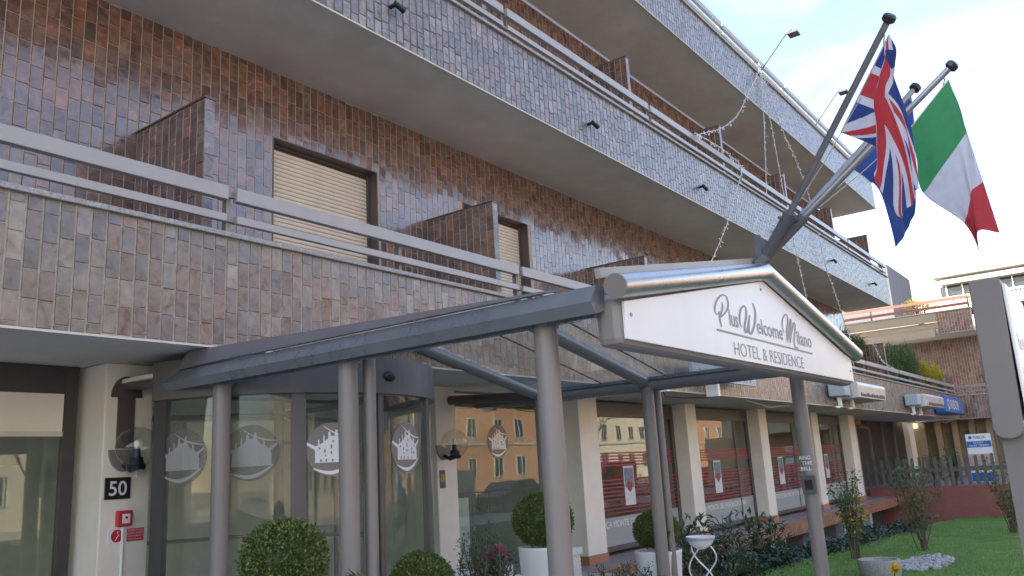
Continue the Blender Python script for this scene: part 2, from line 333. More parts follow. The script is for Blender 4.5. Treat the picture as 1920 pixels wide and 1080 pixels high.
# ------------------------------------------------------------------ text
def text_mesh(body, size, ext=0.002, shear=0, wscale=1.0, bold=0.0):
    cu = bpy.data.curves.new('tmp_text', 'FONT'); cu.body = body; cu.size = size; cu.extrude = ext; cu.shear = shear; cu.offset = bold; cu.resolution_u = 4
    o = bpy.data.objects.new('tmp_text', cu); COL.objects.link(o)
    dg = bpy.context.evaluated_depsgraph_get(); dg.update()
    me = bpy.data.meshes.new_from_object(o.evaluated_get(dg))
    bpy.data.objects.remove(o); bpy.data.curves.remove(cu)
    return me
def text(name, body, mat_, parent, x0, z0, width, height, y, facing='-y', ext=0.002, bold=0.0):
    """block letters stretched to width x height; lower left corner at (x0,z0) on the plane"""
    me = text_mesh(body, 1.0, 0, bold=bold); vs = [v.co for v in me.vertices]
    if not vs: return None
    ax, bx_ = min(v.x for v in vs), max(v.x for v in vs); ay, by = min(v.y for v in vs), max(v.y for v in vs)
    b = BASE[parent.name]
    for v in me.vertices:
        u = (v.co.x-ax)/(bx_-ax)*width; t = (v.co.y-ay)/(by-ay)*height
        if facing == '-y': q = Vector((x0+u, y, z0+t))
        elif facing == '-x': q = Vector((y, x0-u, z0+t))
        v.co = q - b
    me.materials.clear(); me.materials.append(mat_)
    o = bpy.data.objects.new(name, me); link(o, parent); BASE[o.name] = b
    return o
def ribbon(mb, pts, w0, w1, y, th=0.003, n=8):
    """brush stroke through (x,z) points, swelling in the middle, as a flat strip on plane y"""
    P = [Vector((p[0], p[1])) for p in pts]; Q = []
    for i in range(len(P)-1):
        p0 = P[max(i-1, 0)]; p1 = P[i]; p2 = P[i+1]; p3 = P[min(i+2, len(P)-1)]
        for k in range(n):
            t = k/n
            Q.append(0.5*((2*p1) + (-p0+p2)*t + (2*p0-5*p1+4*p2-p3)*t*t + (-p0+3*p1-3*p2+p3)*t**3))
    Q.append(P[-1]); vs = []; fs = []
    for i, q in enumerate(Q):
        t = (Q[min(i+1, len(Q)-1)] - Q[max(i-1, 0)])
        t = t.normalized() if t.length > 1e-9 else Vector((1, 0)); nrm = Vector((-t.y, t.x))
        # broad-nib pen: wide on down strokes
        wd = w0 + (w1-w0)*abs(t.y)**1.5*min(1, 4*min(i, len(Q)-1-i)/len(Q)+0.25)
        vs += [(q.x+nrm.x*wd/2, y, q.y+nrm.y*wd/2), (q.x-nrm.x*wd/2, y, q.y-nrm.y*wd/2)]
    for i in range(len(Q)-1): fs.append((2*i, 2*i+1, 2*i+3, 2*i+2))
    mb.add(vs, fs)

# ================================================================== SETTING
def struct(mb, name, m, **kw): return tag(mb.build(name, m, **kw), kind='structure')
struct(MB().add([(-600,-600,-1.6),(700,-600,-1.6),(700,700,-1.6),(-600,700,-1.6)], [(0,1,2,3)]), 'ground', T['earth'])
struct(MB().box(-150, 260, -24, -6.2, -1.6, -0.36), 'road', T['asphalt'])
mk = MB()
for i in range(24): mk.box(-60+i*9, -56+i*9, -15.1, -14.95, -0.36, -0.354)
tag(mk.build('lane_marking', T['white']), kind='structure')
struct(MB().box(-150, 260, -60, -24, -1.6, -0.22), 'far_pavement', T['paving'])
struct(MB().box(-60, 12.4, -6.2, 8.6, -1.6, -0.2), 'forecourt_paving', T['paving'])
struct(MB().box(12.4, 90, -6.2, -2.0, -1.6, -0.28), 'street_pavement', T['paving'])
def lawn_z(x, y=3.0): return -0.42-0.029*(x-14)+0.02*math.sin(x*0.9+y)+0.012*math.sin(2.3*y-x)
lw = MB(); nx_, ny_ = 56, 20
lw.add([(12.4+22.5*i/nx_, -2.0+7.75*j/ny_, lawn_z(12.4+22.5*i/nx_, -2.0+7.75*j/ny_)) for i in range(nx_+1) for j in range(ny_+1)], [(i*(ny_+1)+j, (i+1)*(ny_+1)+j, (i+1)*(ny_+1)+j+1, i*(ny_+1)+j+1) for i in range(nx_) for j in range(ny_)])
lw.add([(12.4,5.75,-1.6),(34.9,5.75,-1.6),(34.9,5.75,lawn_z(34.9,5.75)+0.02),(12.4,5.75,lawn_z(12.4,5.75))], [(0,1,2,3)])
struct(lw, 'lawn', T['grass'], fix=False, smooth=False)

# ================================================================== TILES
TP, TH = 0.1334, 0.2455
TILES = {'parapet_tile': [], 'wall_tile': []}
def tile_field(kind, parent, plane, axis, a0, a1, z0, z1, m, holes=(), depth=0.005, gx=0.0062, gz=0.0026):
    """columns of upright tiles; axis 'x' faces -Y, axis 'y' faces -X"""
    n = max(1, int(round((a1-a0)/TP))); pt = (a1-a0)/n
    for k in range(n):
        c0 = a0+k*pt; c1 = c0+pt; iv = [(z0, z1)]
        for (h0, h1, hz0, hz1) in holes:
            if c1 > h0+0.01 and c0 < h1-0.01:
                iv2 = []
                for (p, q) in iv:
                    if hz0 > p: iv2.append((p, min(q, hz0)))
                    if hz1 < q: iv2.append((max(p, hz1), q))
                iv = [(p, q) for p, q in iv2 if q-p > 0.03]
        off = random.choice((0.0, 0.5))*TH + random.uniform(-0.045, 0.045)
        for (p, q) in iv:
            s = math.floor((p-z0-off)/TH)
            while True:
                t0 = max(p, z0+off+s*TH); t1 = min(q, z0+off+(s+1)*TH); s += 1
                if t0 >= q: break
                if t1-t0 < 0.02: continue
                TILES[kind].append((parent, plane, axis, c0+gx, c1-gx, t0+gz, t1-gz, m, depth))
def project(p):
    d = Vector(p) - Vector((0, 0, EYE)); c = d.dot(_f)
    if c < 0.1: return None
    return (960+FPX*d.dot(_r)/c, 540-FPX*d.dot(_u)/c)
def flush_tiles():
    um = {}
    for kind, L in TILES.items():
        sc = []
        for i, t in enumerate(L):
            parent, pl, ax, a0, a1, z0, z1, m, dp = t
            P = (lambda a, z: (a, pl, z)) if ax == 'x' else (lambda a, z: (pl, a, z))
            q = [project(P(a, z)) for a, z in ((a0, z0), (a1, z0), (a0, z1))]
            if None in q or not (0 < q[0][0] < 1920 and 0 < q[0][1] < 1080): sc.append((0, i)); continue
            ar = abs((q[1][0]-q[0][0])*(q[2][1]-q[0][1])-(q[1][1]-q[0][1])*(q[2][0]-q[0][0])); sc.append((ar, i))
        top = set(i for a, i in sorted(sc, reverse=True)[:300] if a > 0)
        rest = {}
        for i, t in enumerate(L):
            parent, pl, ax, a0, a1, z0, z1, m, dp = t
            w_, h_ = a1-a0, z1-z0
            tx, tz = random.gauss(0, 0.020), random.gauss(0, 0.013)
            if i in top:
                key = m.name
                if key not in um:
                    me = bpy.data.meshes.new('tile'); bb = 0.035
                    me.from_pydata([(0,0,0),(1,0,0),(1,0,1),(0,0,1),(bb,-1,bb/2),(1-bb,-1,bb/2),(1-bb,-1,1-bb/2),(bb,-1,1-bb/2)], [], [(4,5,6,7),(0,1,5,4),(1,2,6,5),(2,3,7,6),(3,0,4,7)])
                    me.materials.append(m); um[key] = me
                o = bpy.data.objects.new('tile' if kind == 'wall_tile' else 'facing_tile', um[key]); link(o, parent); b = BASE[parent.name]
                if ax == 'x':
                    tx *= 0.6; out = max(0, w_*tz)+max(0, -h_*tx)
                    o.location = Vector((a0, pl-out, z0)) - b; o.scale = (w_, dp+0.002, h_); o.rotation_euler = (tx, 0, tz)
                else:
                    tx *= 0.6; out = max(0, w_*tz)+max(0, -h_*tx)
                    o.location = Vector((pl-out, a1, z0)) - b; o.scale = (w_, dp+0.002, h_); o.rotation_euler = (tx, 0, -math.pi/2+tz)
            else:
                mb = rest.setdefault((parent.name, m.name), (MB(), parent, m))[0]
                d = [dp + (sx*w_*tz/2 + sz*h_*tx/2) for sx, sz in ((-1,-1),(1,-1),(1,1),(-1,1))]
                bb = 0.003
                co = [(a0,z0),(a1,z0),(a1,z1),(a0,z1)]; ci = [(a0+bb,z0+bb),(a1-bb,z0+bb),(a1-bb,z1-bb),(a0+bb,z1-bb)]
                if ax == 'x': vs = [(a, pl, z) for a, z in co] + [(a, pl-max(0.0025, d[j]), z) for j, (a, z) in enumerate(ci)]
                else: vs = [(pl, a, z) for a, z in co] + [(pl-max(0.0025, d[j]), a, z) for j, (a, z) in enumerate(ci)]
                fs = [(4,5,6,7),(0,1,5,4),(1,2,6,5),(2,3,7,6),(3,0,4,7)]
                if ax == 'y': fs = [tuple(reversed(f)) for f in fs]
                mb.add(vs, fs)
        for (mb, parent, m) in rest.values():
            tag(mb.build('tile_cladding', m, parent, fix=False), kind='stuff')

# ================================================================== HOTEL
YP, YW = 6.912, 8.65
H = thing('hotel_building', (15, 8.65, -0.2), 'long hotel block clad in glazed brown tiles with three balcony tiers', 'building')
MB().box(-40, 34.3, 8.98, 20, 2.95, 12.3).build('core_block', T['soffit'], H)  # rear depth is unseen, stretched back to shade the wing
MB().box(14, 34.3, 14.5, 22, 12.3, 15.2).build('added_sun_block', T['darkgrey'], H)  # unseen block added on the roof to keep sun off the wing
MB().box(-40, 33.0, 10.5, 14.5, 12.3, 14.6).build('attic_block', T['darkgrey'], H)
WIN = [(6.53, 8.46, 3.2, 6.15), (10.5, 12.42, 3.2, 6.15), (16.45, 18.1, 3.2, 6.1), (21.6, 23.4, 3.2, 6.1), (26.4, 28.2, 3.2, 6.1)]
def holed_wall(name, x0, x1, y0, y1, z0, z1, holes, m):
    mb = MB(); xs = sorted(holes); cur = x0
    for (a, b, c, d) in xs:
        mb.box(cur, a, y0, y1, z0, z1)
        if d < z1: mb.box(a, b, y0, y1, d, z1)
        if c > z0: mb.box(a, b, y0, y1, z0, c)
        cur = b
    mb.box(cur, x1, y0, y1, z0, z1)
    return mb.build(name, m, H)
w1 = holed_wall('wall', -40, 34.3, YW, 8.98, 3.12, 7.12, WIN, T['mortar'])
tile_field('wall_tile', w1, YW, 'x', 0.5, 34.28, 3.2, 7.11, T['tile_dark'], WIN)
w2 = holed_wall('wall', -40, 34.3, YW, 8.98, 7.4, 11.1, [], T['mortar'])
tile_field('wall_tile', w2, YW, 'x', 6.0, 34.28, 8.2, 11.09, T['tile_dark'])
LEV = [(2.87, 3.98, 46.45), (7.12, 8.27, 34.9), (11.16, 12.3, 34.9)]
for li, (zb, zt, xe) in enumerate(LEV):
    MB().box(-40, xe-0.01, YP+0.02, YW+(0.3 if li == 0 else 0.0), zb+0.004, zb+0.25).build('balcony_slab', T['soffit'], H)
    MB().box(-40, xe, YP-0.02, YP+0.02, zb-0.012, zb+0.008).build('drip_edge', T['trim'], H)
    pp = MB().box(-40, xe, YP, YP+0.2, zb+0.008, zt).build('parapet', T['mortar'] if li == 0 else T['mortar_dark'], H)
    tile_field('parapet_tile', pp, YP, 'x', {0: 1.2, 1: 4.5, 2: 8.0}[li], xe, zb+0.012, zt-0.003, T['tile_worn'] if li == 0 else T['tile_upper'], gx=0.0078 if li == 0 else 0.0105, gz=0.0028 if li == 0 else 0.005)
    if li: # end face of the balcony seen against the sky
        MB().box(xe-0.2, xe, YP+0.2, YW, zb+0.26, zt).build('parapet_return', T['mortar'], H)
    MB().box(-40, xe+0.03, YP-0.055, YP+0.26, zt, zt+0.05).build('coping', T['granite'], H, bevel=0.006)
    # rails, bay by bay
    z = zt+0.05
    for k in range(-1, 9):
        xa, xb = 4.72+4.93*k+0.05, 4.72+4.93*(k+1)-0.05
        if xa > xe-0.5: break
        xb = min(xb, xe-0.05)
        MB().box(xa, xb, YP-0.03, YP+0.05, z+0.345, z+0.49).build('top_rail', T['rail'], H, bevel=0.006)
        MB().box(xa+0.01, xb-0.01, YP-0.02, YP+0.04, z+0.115, z+0.195).build('mid_rail', T['rail'], H, bevel=0.005)
        for xx in (xa-0.05, (xa+xb)/2):
            pm = MB().box(xx-0.025, xx+0.025, YP+0.05, YP+0.12, z, z+0.47)
            pm.box(xx-0.1, xx+0.1, YP+0.02, YP+0.06, z+0.39, z+0.45).box(xx-0.1, xx+0.1, YP+0.02, YP+0.06, z+0.13, z+0.18)
            pm.build('rail_post', T['taupe'], H)
# dividing walls on the balconies
for li, zt in ((0, 5.6), (1, 10.0)):
    zb = LEV[li][0]+0.25
    for k in range(0, 7):
        x = 4.62+4.93*k
        if li == 1 and k < 1: continue
        pw = MB().box(x+0.012, x+0.118, 7.28, YW-0.002, zb, zt).build('dividing_wall', T['mortar'], H)
        tile_field('wall_tile', pw, x+0.012, 'y', 7.28, YW-0.02, zb+0.3, zt-0.004, T['tile_dark'], depth=0.005)
        tile_field('wall_tile', pw, 7.28, 'x', x, x+0.13, zb+0.3, zt-0.004, T['tile_upper'], depth=0.005)
        MB().box(x-0.008, x+0.138, 7.262, YW-0.003, zt, zt+0.022).build('wall_cap', T['brown_frame'], H)
# roller shutters
sm = None
for (a, b, c, d) in WIN[:5]:
    fr = MB().box(a, a+0.05, YW+0.17, YW+0.25, c, d).box(b-0.05, b, YW+0.17, YW+0.25, c, d).box(a+0.05, b-0.05, YW+0.17, YW+0.25, d-0.05, d)
    fr.box(a-0.002, a+0.012, YW-0.012, YW+0.17, c, d).box(b-0.012, b+0.002, YW-0.012, YW+0.17, c, d).box(a+0.012, b-0.012, YW-0.012, YW+0.17, d-0.012, d+0.002)
    sh = fr.build('roller_shutter', T['brown_frame'], H)
    if sm is None:
        m0 = MB().prism([(0.0,0.0),(-0.012,0.008),(-0.016,0.03),(-0.012,0.05),(0.0,0.056)], 'x', 0, 1)
        sm = bpy.data.meshes.new('slat'); sm.from_pydata([tuple(p) for p in m0.v], [], m0.f); sm.materials.append(T['shutter'])
    n = int((d-0.05-c)/0.0605)
    for i in range(n):
        o = bpy.data.objects.new('slat', sm); link(o, sh); o.location = Vector((a+0.05, YW+0.2, c+0.03+i*0.0605)) - BASE[H.name]; o.scale = (b-a-0.1, 1, 1)
    MB().box(a+0.05, b-0.05, YW+0.2, YW+0.24, c, d-0.05).build('shutter_backing', T['dark_frame'], sh)

# ---- ground floor
PIL = [(4.27, 4.79), (9.28, 9.73), (13.3, 13.98), (18.0, 18.56), (22.7, 23.3), (27.45, 28.1), (31.8, 32.6)]
for i, (a, b) in enumerate(PIL):
    p = MB().box(a, b, 8.35, 9.0, -0.05 if i > 1 else -0.2, 2.872).build('pillar', T['plaster'], H, bevel=0.012)
    if i > 1: MB().box(a-0.015, b+0.015, 8.335, 9.0, -0.2, -0.05).build('pillar_plinth', T['terracotta'], p)
MB().box(-40, 34.9, 8.99, 9.05, 2.62, 2.872).build('lintel', T['brown_frame'], H)
MB().box(-40, 46, 8.95, 12.6, 2.874, 2.93).build('ground_ceiling', T['interior'], H)
MB().box(-40, 34.3, 12.5, 20, -0.2, 2.9).build('back_block', T['interior'], H)
MB().box(-40, 34.9, 8.6, 12.5, -0.5, -0.205).build('floor_slab', T['interior_floor'], H)
MB().box(9.5, 9.6, 9.1, 12.5, -0.2, 2.87).build('inner_wall', T['interior'], H)
MB().box(13.6, 13.7, 9.1, 12.5, -0.2, 2.87).build('inner_wall', T['interior'], H)
MB().box(34.0, 34.3, 8.75, 12.5, -0.2, 2.87).build('end_wall', T['ochre'], H)
def shop_window(x0, x1, y, z0, z1, m, frame, fw=0.09, name='shop_window'):
    fm = MB().box(x0, x0+fw, y-0.03, y+0.05, z0, z1).box(x1-fw, x1, y-0.03, y+0.05, z0, z1).box(x0+fw, x1-fw, y-0.03, y+0.05, z1-fw*2.2, z1).box(x0+fw, x1-fw, y-0.03, y+0.05, z0, z0+fw*0.7)
    f = fm.build(name, frame, H, bevel=0.004)
    MB().box(x0+fw, x1-fw, y+0.0, y+0.01, z0+fw*0.7, z1-fw*2.2).build('pane', m, f)
    return f
wl = shop_window(0.3, 4.2, 8.80, -0.2, 2.87, T['glass'], T['dark_frame'], 0.13)
MB().box(0.43, 4.06, 8.775, 8.795, 2.20, 2.585).build('transom_panel', T['plaster'], wl)
MB().box(0.43, 4.06, 8.76, 8.80, 2.15, 2.20).build('transom_bar', T['trim'], wl)
MB().box(3.0, 3.12, 9.3, 9.36, -0.2, 2.0).box(3.12, 3.9, 9.3, 9.36, 1.9, 2.0).build('inner_door_frame', T['taupe'], wl)
wd = shop_window(9.75, 13.3, 8.75, -0.2, 2.84, T['glass'], T['plaster'], 0.06)
MB().box(9.9, 11.6, 9.02, 9.05, 2.05, 2.78).build('roller_blind', T['trim'], wd)
for j, (a, b) in enumerate(((13.98, 18.0), (18.56, 22.7), (23.3, 27.45), (28.1, 31.8))):
    f = shop_window(a, b, 8.72, -0.12, 2.84, T['bankglass'], T['brown_frame'], 0.14)
    MB().box(a+0.75*(b-a), a+0.75*(b-a)+0.05, 8.70, 8.71, 0.0, 2.5).build('mullion', T['brown_frame'], f)
    sx0, sx1 = a+0.15, b-0.15; y = 8.716
    for zc, n, dz in ((1.62, 5, 0.062), (1.08, 6, 0.078), (0.58, 5, 0.078)):
        for i in range(n):
            MB().box(sx0, sx1, y, y+0.003, zc+0.16-i*dz, zc+0.16-i*dz+0.03).build('red_stripe', T['red'], f)
    MB().box(sx0, sx1, y-0.001, y+0.002, -0.02, 0.52).build('frosted_strip', T['frost'], f)
    text('window_lettering', 'BANCA MONTE DEI PASCHI DI SIENA', T['white'], f, sx0+0.1, 0.33, (sx1-sx0)*0.83, 0.13, y-0.003); tag(f.children[-1], kind='stuff')
    px = a+0.42*(b-a)
    MB().box(px-0.22, px+0.22, y-0.012, y-0.008, 0.72, 1.52).build('poster', T['poster'], f)
    MB().box(px-0.19, px+0.19, y-0.016, y-0.0125, 1.08, 1.48).build('poster_picture', T['posterdark'], f)
    MB().prism([(px-0.1,1.2),(px+0.1,1.2),(px+0.1,1.05),(px,0.98),(px-0.1,1.05)], 'y', y-0.019, y-0.0165).build('poster_crest', T['red'], f)
# terrace with its brick edging, standing over a light well
ter = MB().box(12.4, 34.9, 7.62, 8.6, -0.5, -0.2).build('terrace_slab', T['terrace'], H)
MB().box(12.4, 34.9, 7.60, 7.62, -0.52, -0.205).build('edge_bed', T['mortar'], ter)
em = MB(); x = 12.4
while x < 34.8:
    d_ = random.uniform(0.012, 0.02)
    em.box(x+0.004, x+0.076, 7.60-d_, 7.60, -0.51, -0.21); em.box(x+0.004, x+0.076, 7.60-d_-0.004, 7.75, -0.205, -0.186); x += 0.08
tag(em.build('edge_brick', T['tile_edge'], ter, fix=False), kind='stuff')
for x in (14.6, 17.8, 21.0, 24.2, 27.4, 30.6):
    MB().box(x-0.14, x+0.14, 7.75, 8.0, -1.6, -0.5).build('terrace_pier', T['paleblue'], H)
MB().box(12.4, 34.9, 8.4, 8.6, -1.6, -0.5).build('well_wall', T['darkgrey'], H)
# dark glazed recess beyond the bank
for i, x in enumerate((35.6, 38.0, 40.4, 42.8, 45.2)):
    d = MB().box(x-1.15, x+1.15, 9.55, 9.6, 0.05, 2.86).build('recess_panel', T['dark_frame'], H)
    MB().box(x-1.24, x-1.15, 9.45, 9.62, 0.05, 2.86).build('recess_jamb', T['taupe'], d)
MB().box(34.3, 48, 9.62, 12.5, 0.0, 2.87).build('recess_back', T['interior'], H)
# level two over the recess
MB().box(34.9, 46.4, 8.65, 8.98, 2.95, 5.9).build('link_wall', T['brownwall'], H)

# ================================================================== REVOLVING DOOR
DC, DR = (6.2, 8.05), 1.78
RD = thing('revolving_door', (DC[0], DC[1], -0.2), 'round glass entrance drum with taupe header and pale building emblems', 'door')
def arc(mb, a0, a1, r0, r1, z0, z1, n=24, mi=0):
    for i in range(n):
        t0, t1 = rad(a0+(a1-a0)*i/n), rad(a0+(a1-a0)*(i+1)/n)
        c = [(DC[0]+r*math.cos(t), DC[1]+r*math.sin(t)) for t, r in ((t0, r0), (t1, r0), (t1, r1), (t0, r1))]
        mb.add([(p[0], p[1], z0) for p in c]+[(p[0], p[1], z1) for p in c], [(0,1,2,3),(7,6,5,4),(0,4,5,1),(1,5,6,2),(2,6,7,3),(3,7,4,0)], mi)
    return mb
hd = MB(); arc(hd, -169, 10, DR-0.12, DR+0.05, 2.42, 2.80, 60)
hd.build('drum_header', T['header'], RD, smooth=True)
tm = MB(); tm.lathe([(0, 2.66), (DR+0.02, 2.66), (DR+0.02, 2.70), (0, 2.70)], (DC[0], DC[1], 0), 48); tm.build('drum_ceiling', T['interior'], RD)
for a0, a1 in ((-164, -124), (-119.5, -98), (-92, -64), (-60, 0)):
    g = MB(); n_ = 24; ang = [rad(a0+(a1-a0)*i/n_) for i in range(n_+1)]
    g.add([(DC[0]+(DR-0.004)*math.cos(t_), DC[1]+(DR-0.004)*math.sin(t_), z_) for t_ in ang for z_ in (-0.15, 2.42)], [(2*i, 2*i+2, 2*i+3, 2*i+1) for i in range(n_)])
    g.build('curved_pane', T['drumglass'], RD, smooth=True, fix=False)
for a0, a1, dr in ((-169, -164, 0.05), (-124, -119.5, 0.05), (-98, -95.5, 0.03), (-94, -92, 0.03), (-64, -60, 0.05)):
    g = MB(); arc(g, a0, a1, DR-dr, DR+0.02, -0.2, 2.42, 3); g.build('drum_mullion', T['dark_frame'] if a0 < -160 else T['header'], RD)
MB().prism([(4.475,7.69),(4.80,8.34),(4.90,8.34),(4.575,7.69)], 'z', -0.2, 2.8).build('side_return', T['dark_frame'], RD)
MB().ball((DC[0]+(DR+0.06)*math.cos(rad(-90)), DC[1]+(DR+0.06)*math.sin(rad(-90)), 2.6), (0.08, 0.05, 0.055)).build('door_sensor', T['black'], RD, smooth=True)
for k in range(3):   # the turning wings
    t = rad(25+120*k); c, s_ = math.cos(t), math.sin(t); x0, y0 = DC; x1, y1 = DC[0]+1.6*c, DC[1]+1.6*s_
    g = MB().add([(x0,y0,-0.1),(x1,y1,-0.1),(x1,y1,2.3),(x0,y0,2.3)], [(0,1,2,3)]); wg = g.build('door_wing', T['roofglass'], RD)
    MB().tube([(x1,y1,-0.15),(x1,y1,2.35)], 0.03, 8).tube([(x0,y0,2.35),(x1,y1,2.35)], 0.03, 8).tube([(x0,y0,1.0),(x1,y1,1.0)], 0.02, 8).build('wing_frame', T['taupe'], wg)
MB().tube([(DC[0],DC[1],-0.2),(DC[0],DC[1],2.5)], 0.06, 12).build('centre_post', T['taupe'], RD, smooth=True)
# emblem: disc with a spired gothic church front in white and two swooshes
CAST = [(-.66,-.48),(-.66,-.02),(-.98,.18),(-.96,.28),(-.62,.12),(-.56,.16),(-.56,.36),(-.50,.36),(-.50,.18),(-.36,.26),(-.36,.52),(-.30,.52),(-.30,.30),(-.17,.42),(-.15,.66),(-.08,.66),(-.06,.48),(.08,.50),(.12,.72),(.19,.72),(.20,.50),(.30,.36),(.40,.26),(.42,.46),(.48,.46),(.50,.22),(.62,.14),(.92,.34),(.93,.26),(.70,.06),(.74,-.48)]
def emblem(fmap, parent, r, white='signwhite', disc='disc'):
    def poly(pts, off, sub=1):
        mb = MB(); bm = bmesh.new(); vs = [bm.verts.new((p[0], p[1], 0)) for p in pts]; f = bm.faces.new(vs); f.normal_update(); bmesh.ops.triangulate(bm, faces=[f])
        bm.verts.index_update(); mb.add([fmap(v.co.x*r, v.co.y*r, off) for v in bm.verts], [[v.index for v in q.verts] for q in bm.faces]); bm.free(); return mb
    ring = [(math.cos(2*math.pi*i/40), math.sin(2*math.pi*i/40)) for i in range(40)]
    d = MB(); d.add([fmap(0, 0, 0.004)]+[fmap(p[0]*r*q, p[1]*r*q, 0.004) for q in (0.35, 0.7, 1.0) for p in ring], [(0, 1+i, 1+(i+1) % 40) for i in range(40)]+[(1+j*40+i, 1+(j+1)*40+i, 1+(j+1)*40+(i+1) % 40, 1+j*40+(i+1) % 40) for j in range(2) for i in range(40)])
    e = d.build('emblem', T[disc], parent)
    w_ = MB(); NS = 72
    for i in range(NS):       # fine vertical strips, so that the white follows the curved pane
        xa, xb = -1+2*i/NS, -1+2*(i+1)/NS; xm = (xa+xb)/2; zs = []
        for k in range(len(CAST)):
            (ax_, ay_), (bx2, by2) = CAST[k], CAST[(k+1) % len(CAST)]
            if (ax_ <= xm) != (bx2 <= xm): zs.append(ay_+(by2-ay_)*(xm-ax_)/(bx2-ax_))
        zs.sort()
        for k in range(0, len(zs)-1, 2): w_.add([fmap(xa*r, zs[k]*r, 0.008), fmap(xb*r, zs[k]*r, 0.008), fmap(xb*r, zs[k+1]*r, 0.008), fmap(xa*r, zs[k+1]*r, 0.008)], [(0,1,2,3)])
    for (c0, c1, th, sw) in (((-.72,-.68), (.8,-.45), 0.07, -.28), ((-.35,.86), (.95,.40), 0.035, -.12)):
        n = 14; vs = []
        for i in range(n+1):
            t = i/n; x = c0[0]+(c1[0]-c0[0])*t; y = c0[1]+(c1[1]-c0[1])*t + sw*math.sin(math.pi*t); hw = th*(0.35+0.65*math.sin(math.pi*t))
            vs += [fmap(x*r, (y+hw)*r, 0.0095), fmap(x*r, (y-hw)*r, 0.0095)]
        w_.add(vs, [(2*i, 2*i+1, 2*i+3, 2*i+2) for i in range(n)])
    w_.build('emblem_church', T[white], e)
    k_ = MB()
    for (x, y, h) in ((-.05,.1,.14),(.02,.3,.08),(-.3,-.05,.1),(.3,-.05,.1),(-.05,-.12,.1),(.3,-.2,.1),(.45,-.2,.1),(-.45,-.4,.1),(-.25,-.4,.1),(0,-.4,.1),(-.5,.05,.08),(.5,.08,.08),(-.28,-.22,.05),(.3,-.4,.05)):
        k_.add([fmap((x-.03)*r, (y-h/2)*r, 0.011), fmap((x+.03)*r, (y-h/2)*r, 0.011), fmap((x+.03)*r, (y+h/2)*r, 0.011), fmap((x-.03)*r, (y+h/2)*r, 0.011)], [(0,1,2,3)])
    k_.build('emblem_windows', T['disc'], e)
for a in (-158, -136, -111, -79.5):
    zc = 1.86
    emblem(lambda s, t, o, a=a, zc=zc: (DC[0]+(DR+o)*math.cos(rad(a)+s/DR), DC[1]+(DR+o)*math.sin(rad(a)+s/DR), zc+t), RD, 0.265, 'ghostwhite' if a < -120 else 'signwhite', 'ghostdisc' if a < -120 else 'disc')
emblem(lambda s, t, o: (11.29+s, 8.75-o, 2.06+t), wd, 0.28)
wp = thing('white_partition', (10.7, 9.3, -0.2), 'plain white partition panel standing inside the glazed lobby', 'partition')
MB().box(10.35, 11.1, 9.3, 9.36, -0.2, 1.15).build('panel', T['white'], wp, bevel=0.005); MB().box(10.35, 10.42, 9.2, 9.5, -0.2, -0.16).box(11.03, 11.1, 9.2, 9.5, -0.2, -0.16).build('foot', T['white'], wp)

# ================================================================== CANOPY
XL, XR, XC = 4.65, 9.95, 7.3
CA = thing('entrance_canopy', (XC, 5, -0.2), 'gabled glass entrance canopy on round taupe posts before the door', 'canopy')
PY = (3.14, 5.14, 6.9)
for x in (XL, XR):
    for j, y in enumerate(PY):
        MB().tube([(x, y, -0.5), (x, y, 2.56)], 0.083, 24).build('post', T['taupe'], CA, smooth=True)
        MB().tube([(x, y, 2.50), (x, y, 2.535)], 0.096, 24).build('post_collar', T['taupe'], CA, smooth=True)
        s = 1 if x == XL else -1
        MB().tube([(x, y, 2.60), (XC, y, 3.13)], 0.078, 20).build('rafter', T['beam'], CA, smooth=True)
    MB().tube([(x+0.20, 5.10, -0.5), (x+0.20, 5.10, 2.55)], 0.055, 18).build('downpipe', T['taupe'], CA, smooth=True)
    MB().tube([(x, 2.86, 2.58), (x, 6.9, 2.58)], 0.075, 20).build('eave_beam', T['beam'], CA, smooth=True)
MB().tube([(XC, 2.9, 3.14), (XC, 6.9, 3.14)], 0.05, 16).build('ridge_beam', T['beam'], CA, smooth=True)
for x in (XL, XR):
    s = -1 if x == XL else 1
    for j in range(4):
        y0, y1 = 2.9+j*0.995, 2.9+(j+1)*0.995-0.03
        xe_, ze = x+s*0.06, 2.675; xr_, zr = XC+s*0.06, 3.205
        g = MB().add([(xe_,y0,ze),(xr_,y0,zr),(xr_,y1,zr),(xe_,y1,ze),(xe_,y0,ze+0.012),(xr_,y0,zr+0.012),(xr_,y1,zr+0.012),(xe_,y1,ze+0.012)], [(0,1,2,3),(7,6,5,4),(0,4,5,1),(1,5,6,2),(2,6,7,3),(3,7,4,0)])
        g.build('roof_pane', T['roofglass'], CA)
        if j < 3: MB().add([(xe_,y1,ze+0.002),(xr_,y1,zr+0.002),(xr_,y1+0.03,zr+0.002),(xe_,y1+0.03,ze+0.002),(xe_,y1,ze+0.03),(xr_,y1,zr+0.03),(xr_,y1+0.03,zr+0.03),(xe_,y1+0.03,ze+0.03)], [(0,1,2,3),(7,6,5,4),(0,4,5,1),(1,5,6,2),(2,6,7,3),(3,7,4,0)]).build('glazing_bar', T['gutter'], CA)
    prof = [(x+s*0.05, 2.685), (x+s*0.07, 2.53), (x+s*0.19, 2.50), (x+s*0.235, 2.575), (x+s*0.155, 2.69)]
    MB().prism(prof, 'y', 2.62, 7.55).build('gutter', T['gutter'], CA)
    MB().prism([(x-s*0.09, 2.655), (x+s*0.07, 2.655), (x+s*0.07, 2.50), (x+s*0.045, 2.50), (x+s*0.03, 2.62), (x-s*0.09, 2.63)], 'y', 2.72, 7.5).build('eave_fascia', T['gutter'], CA)
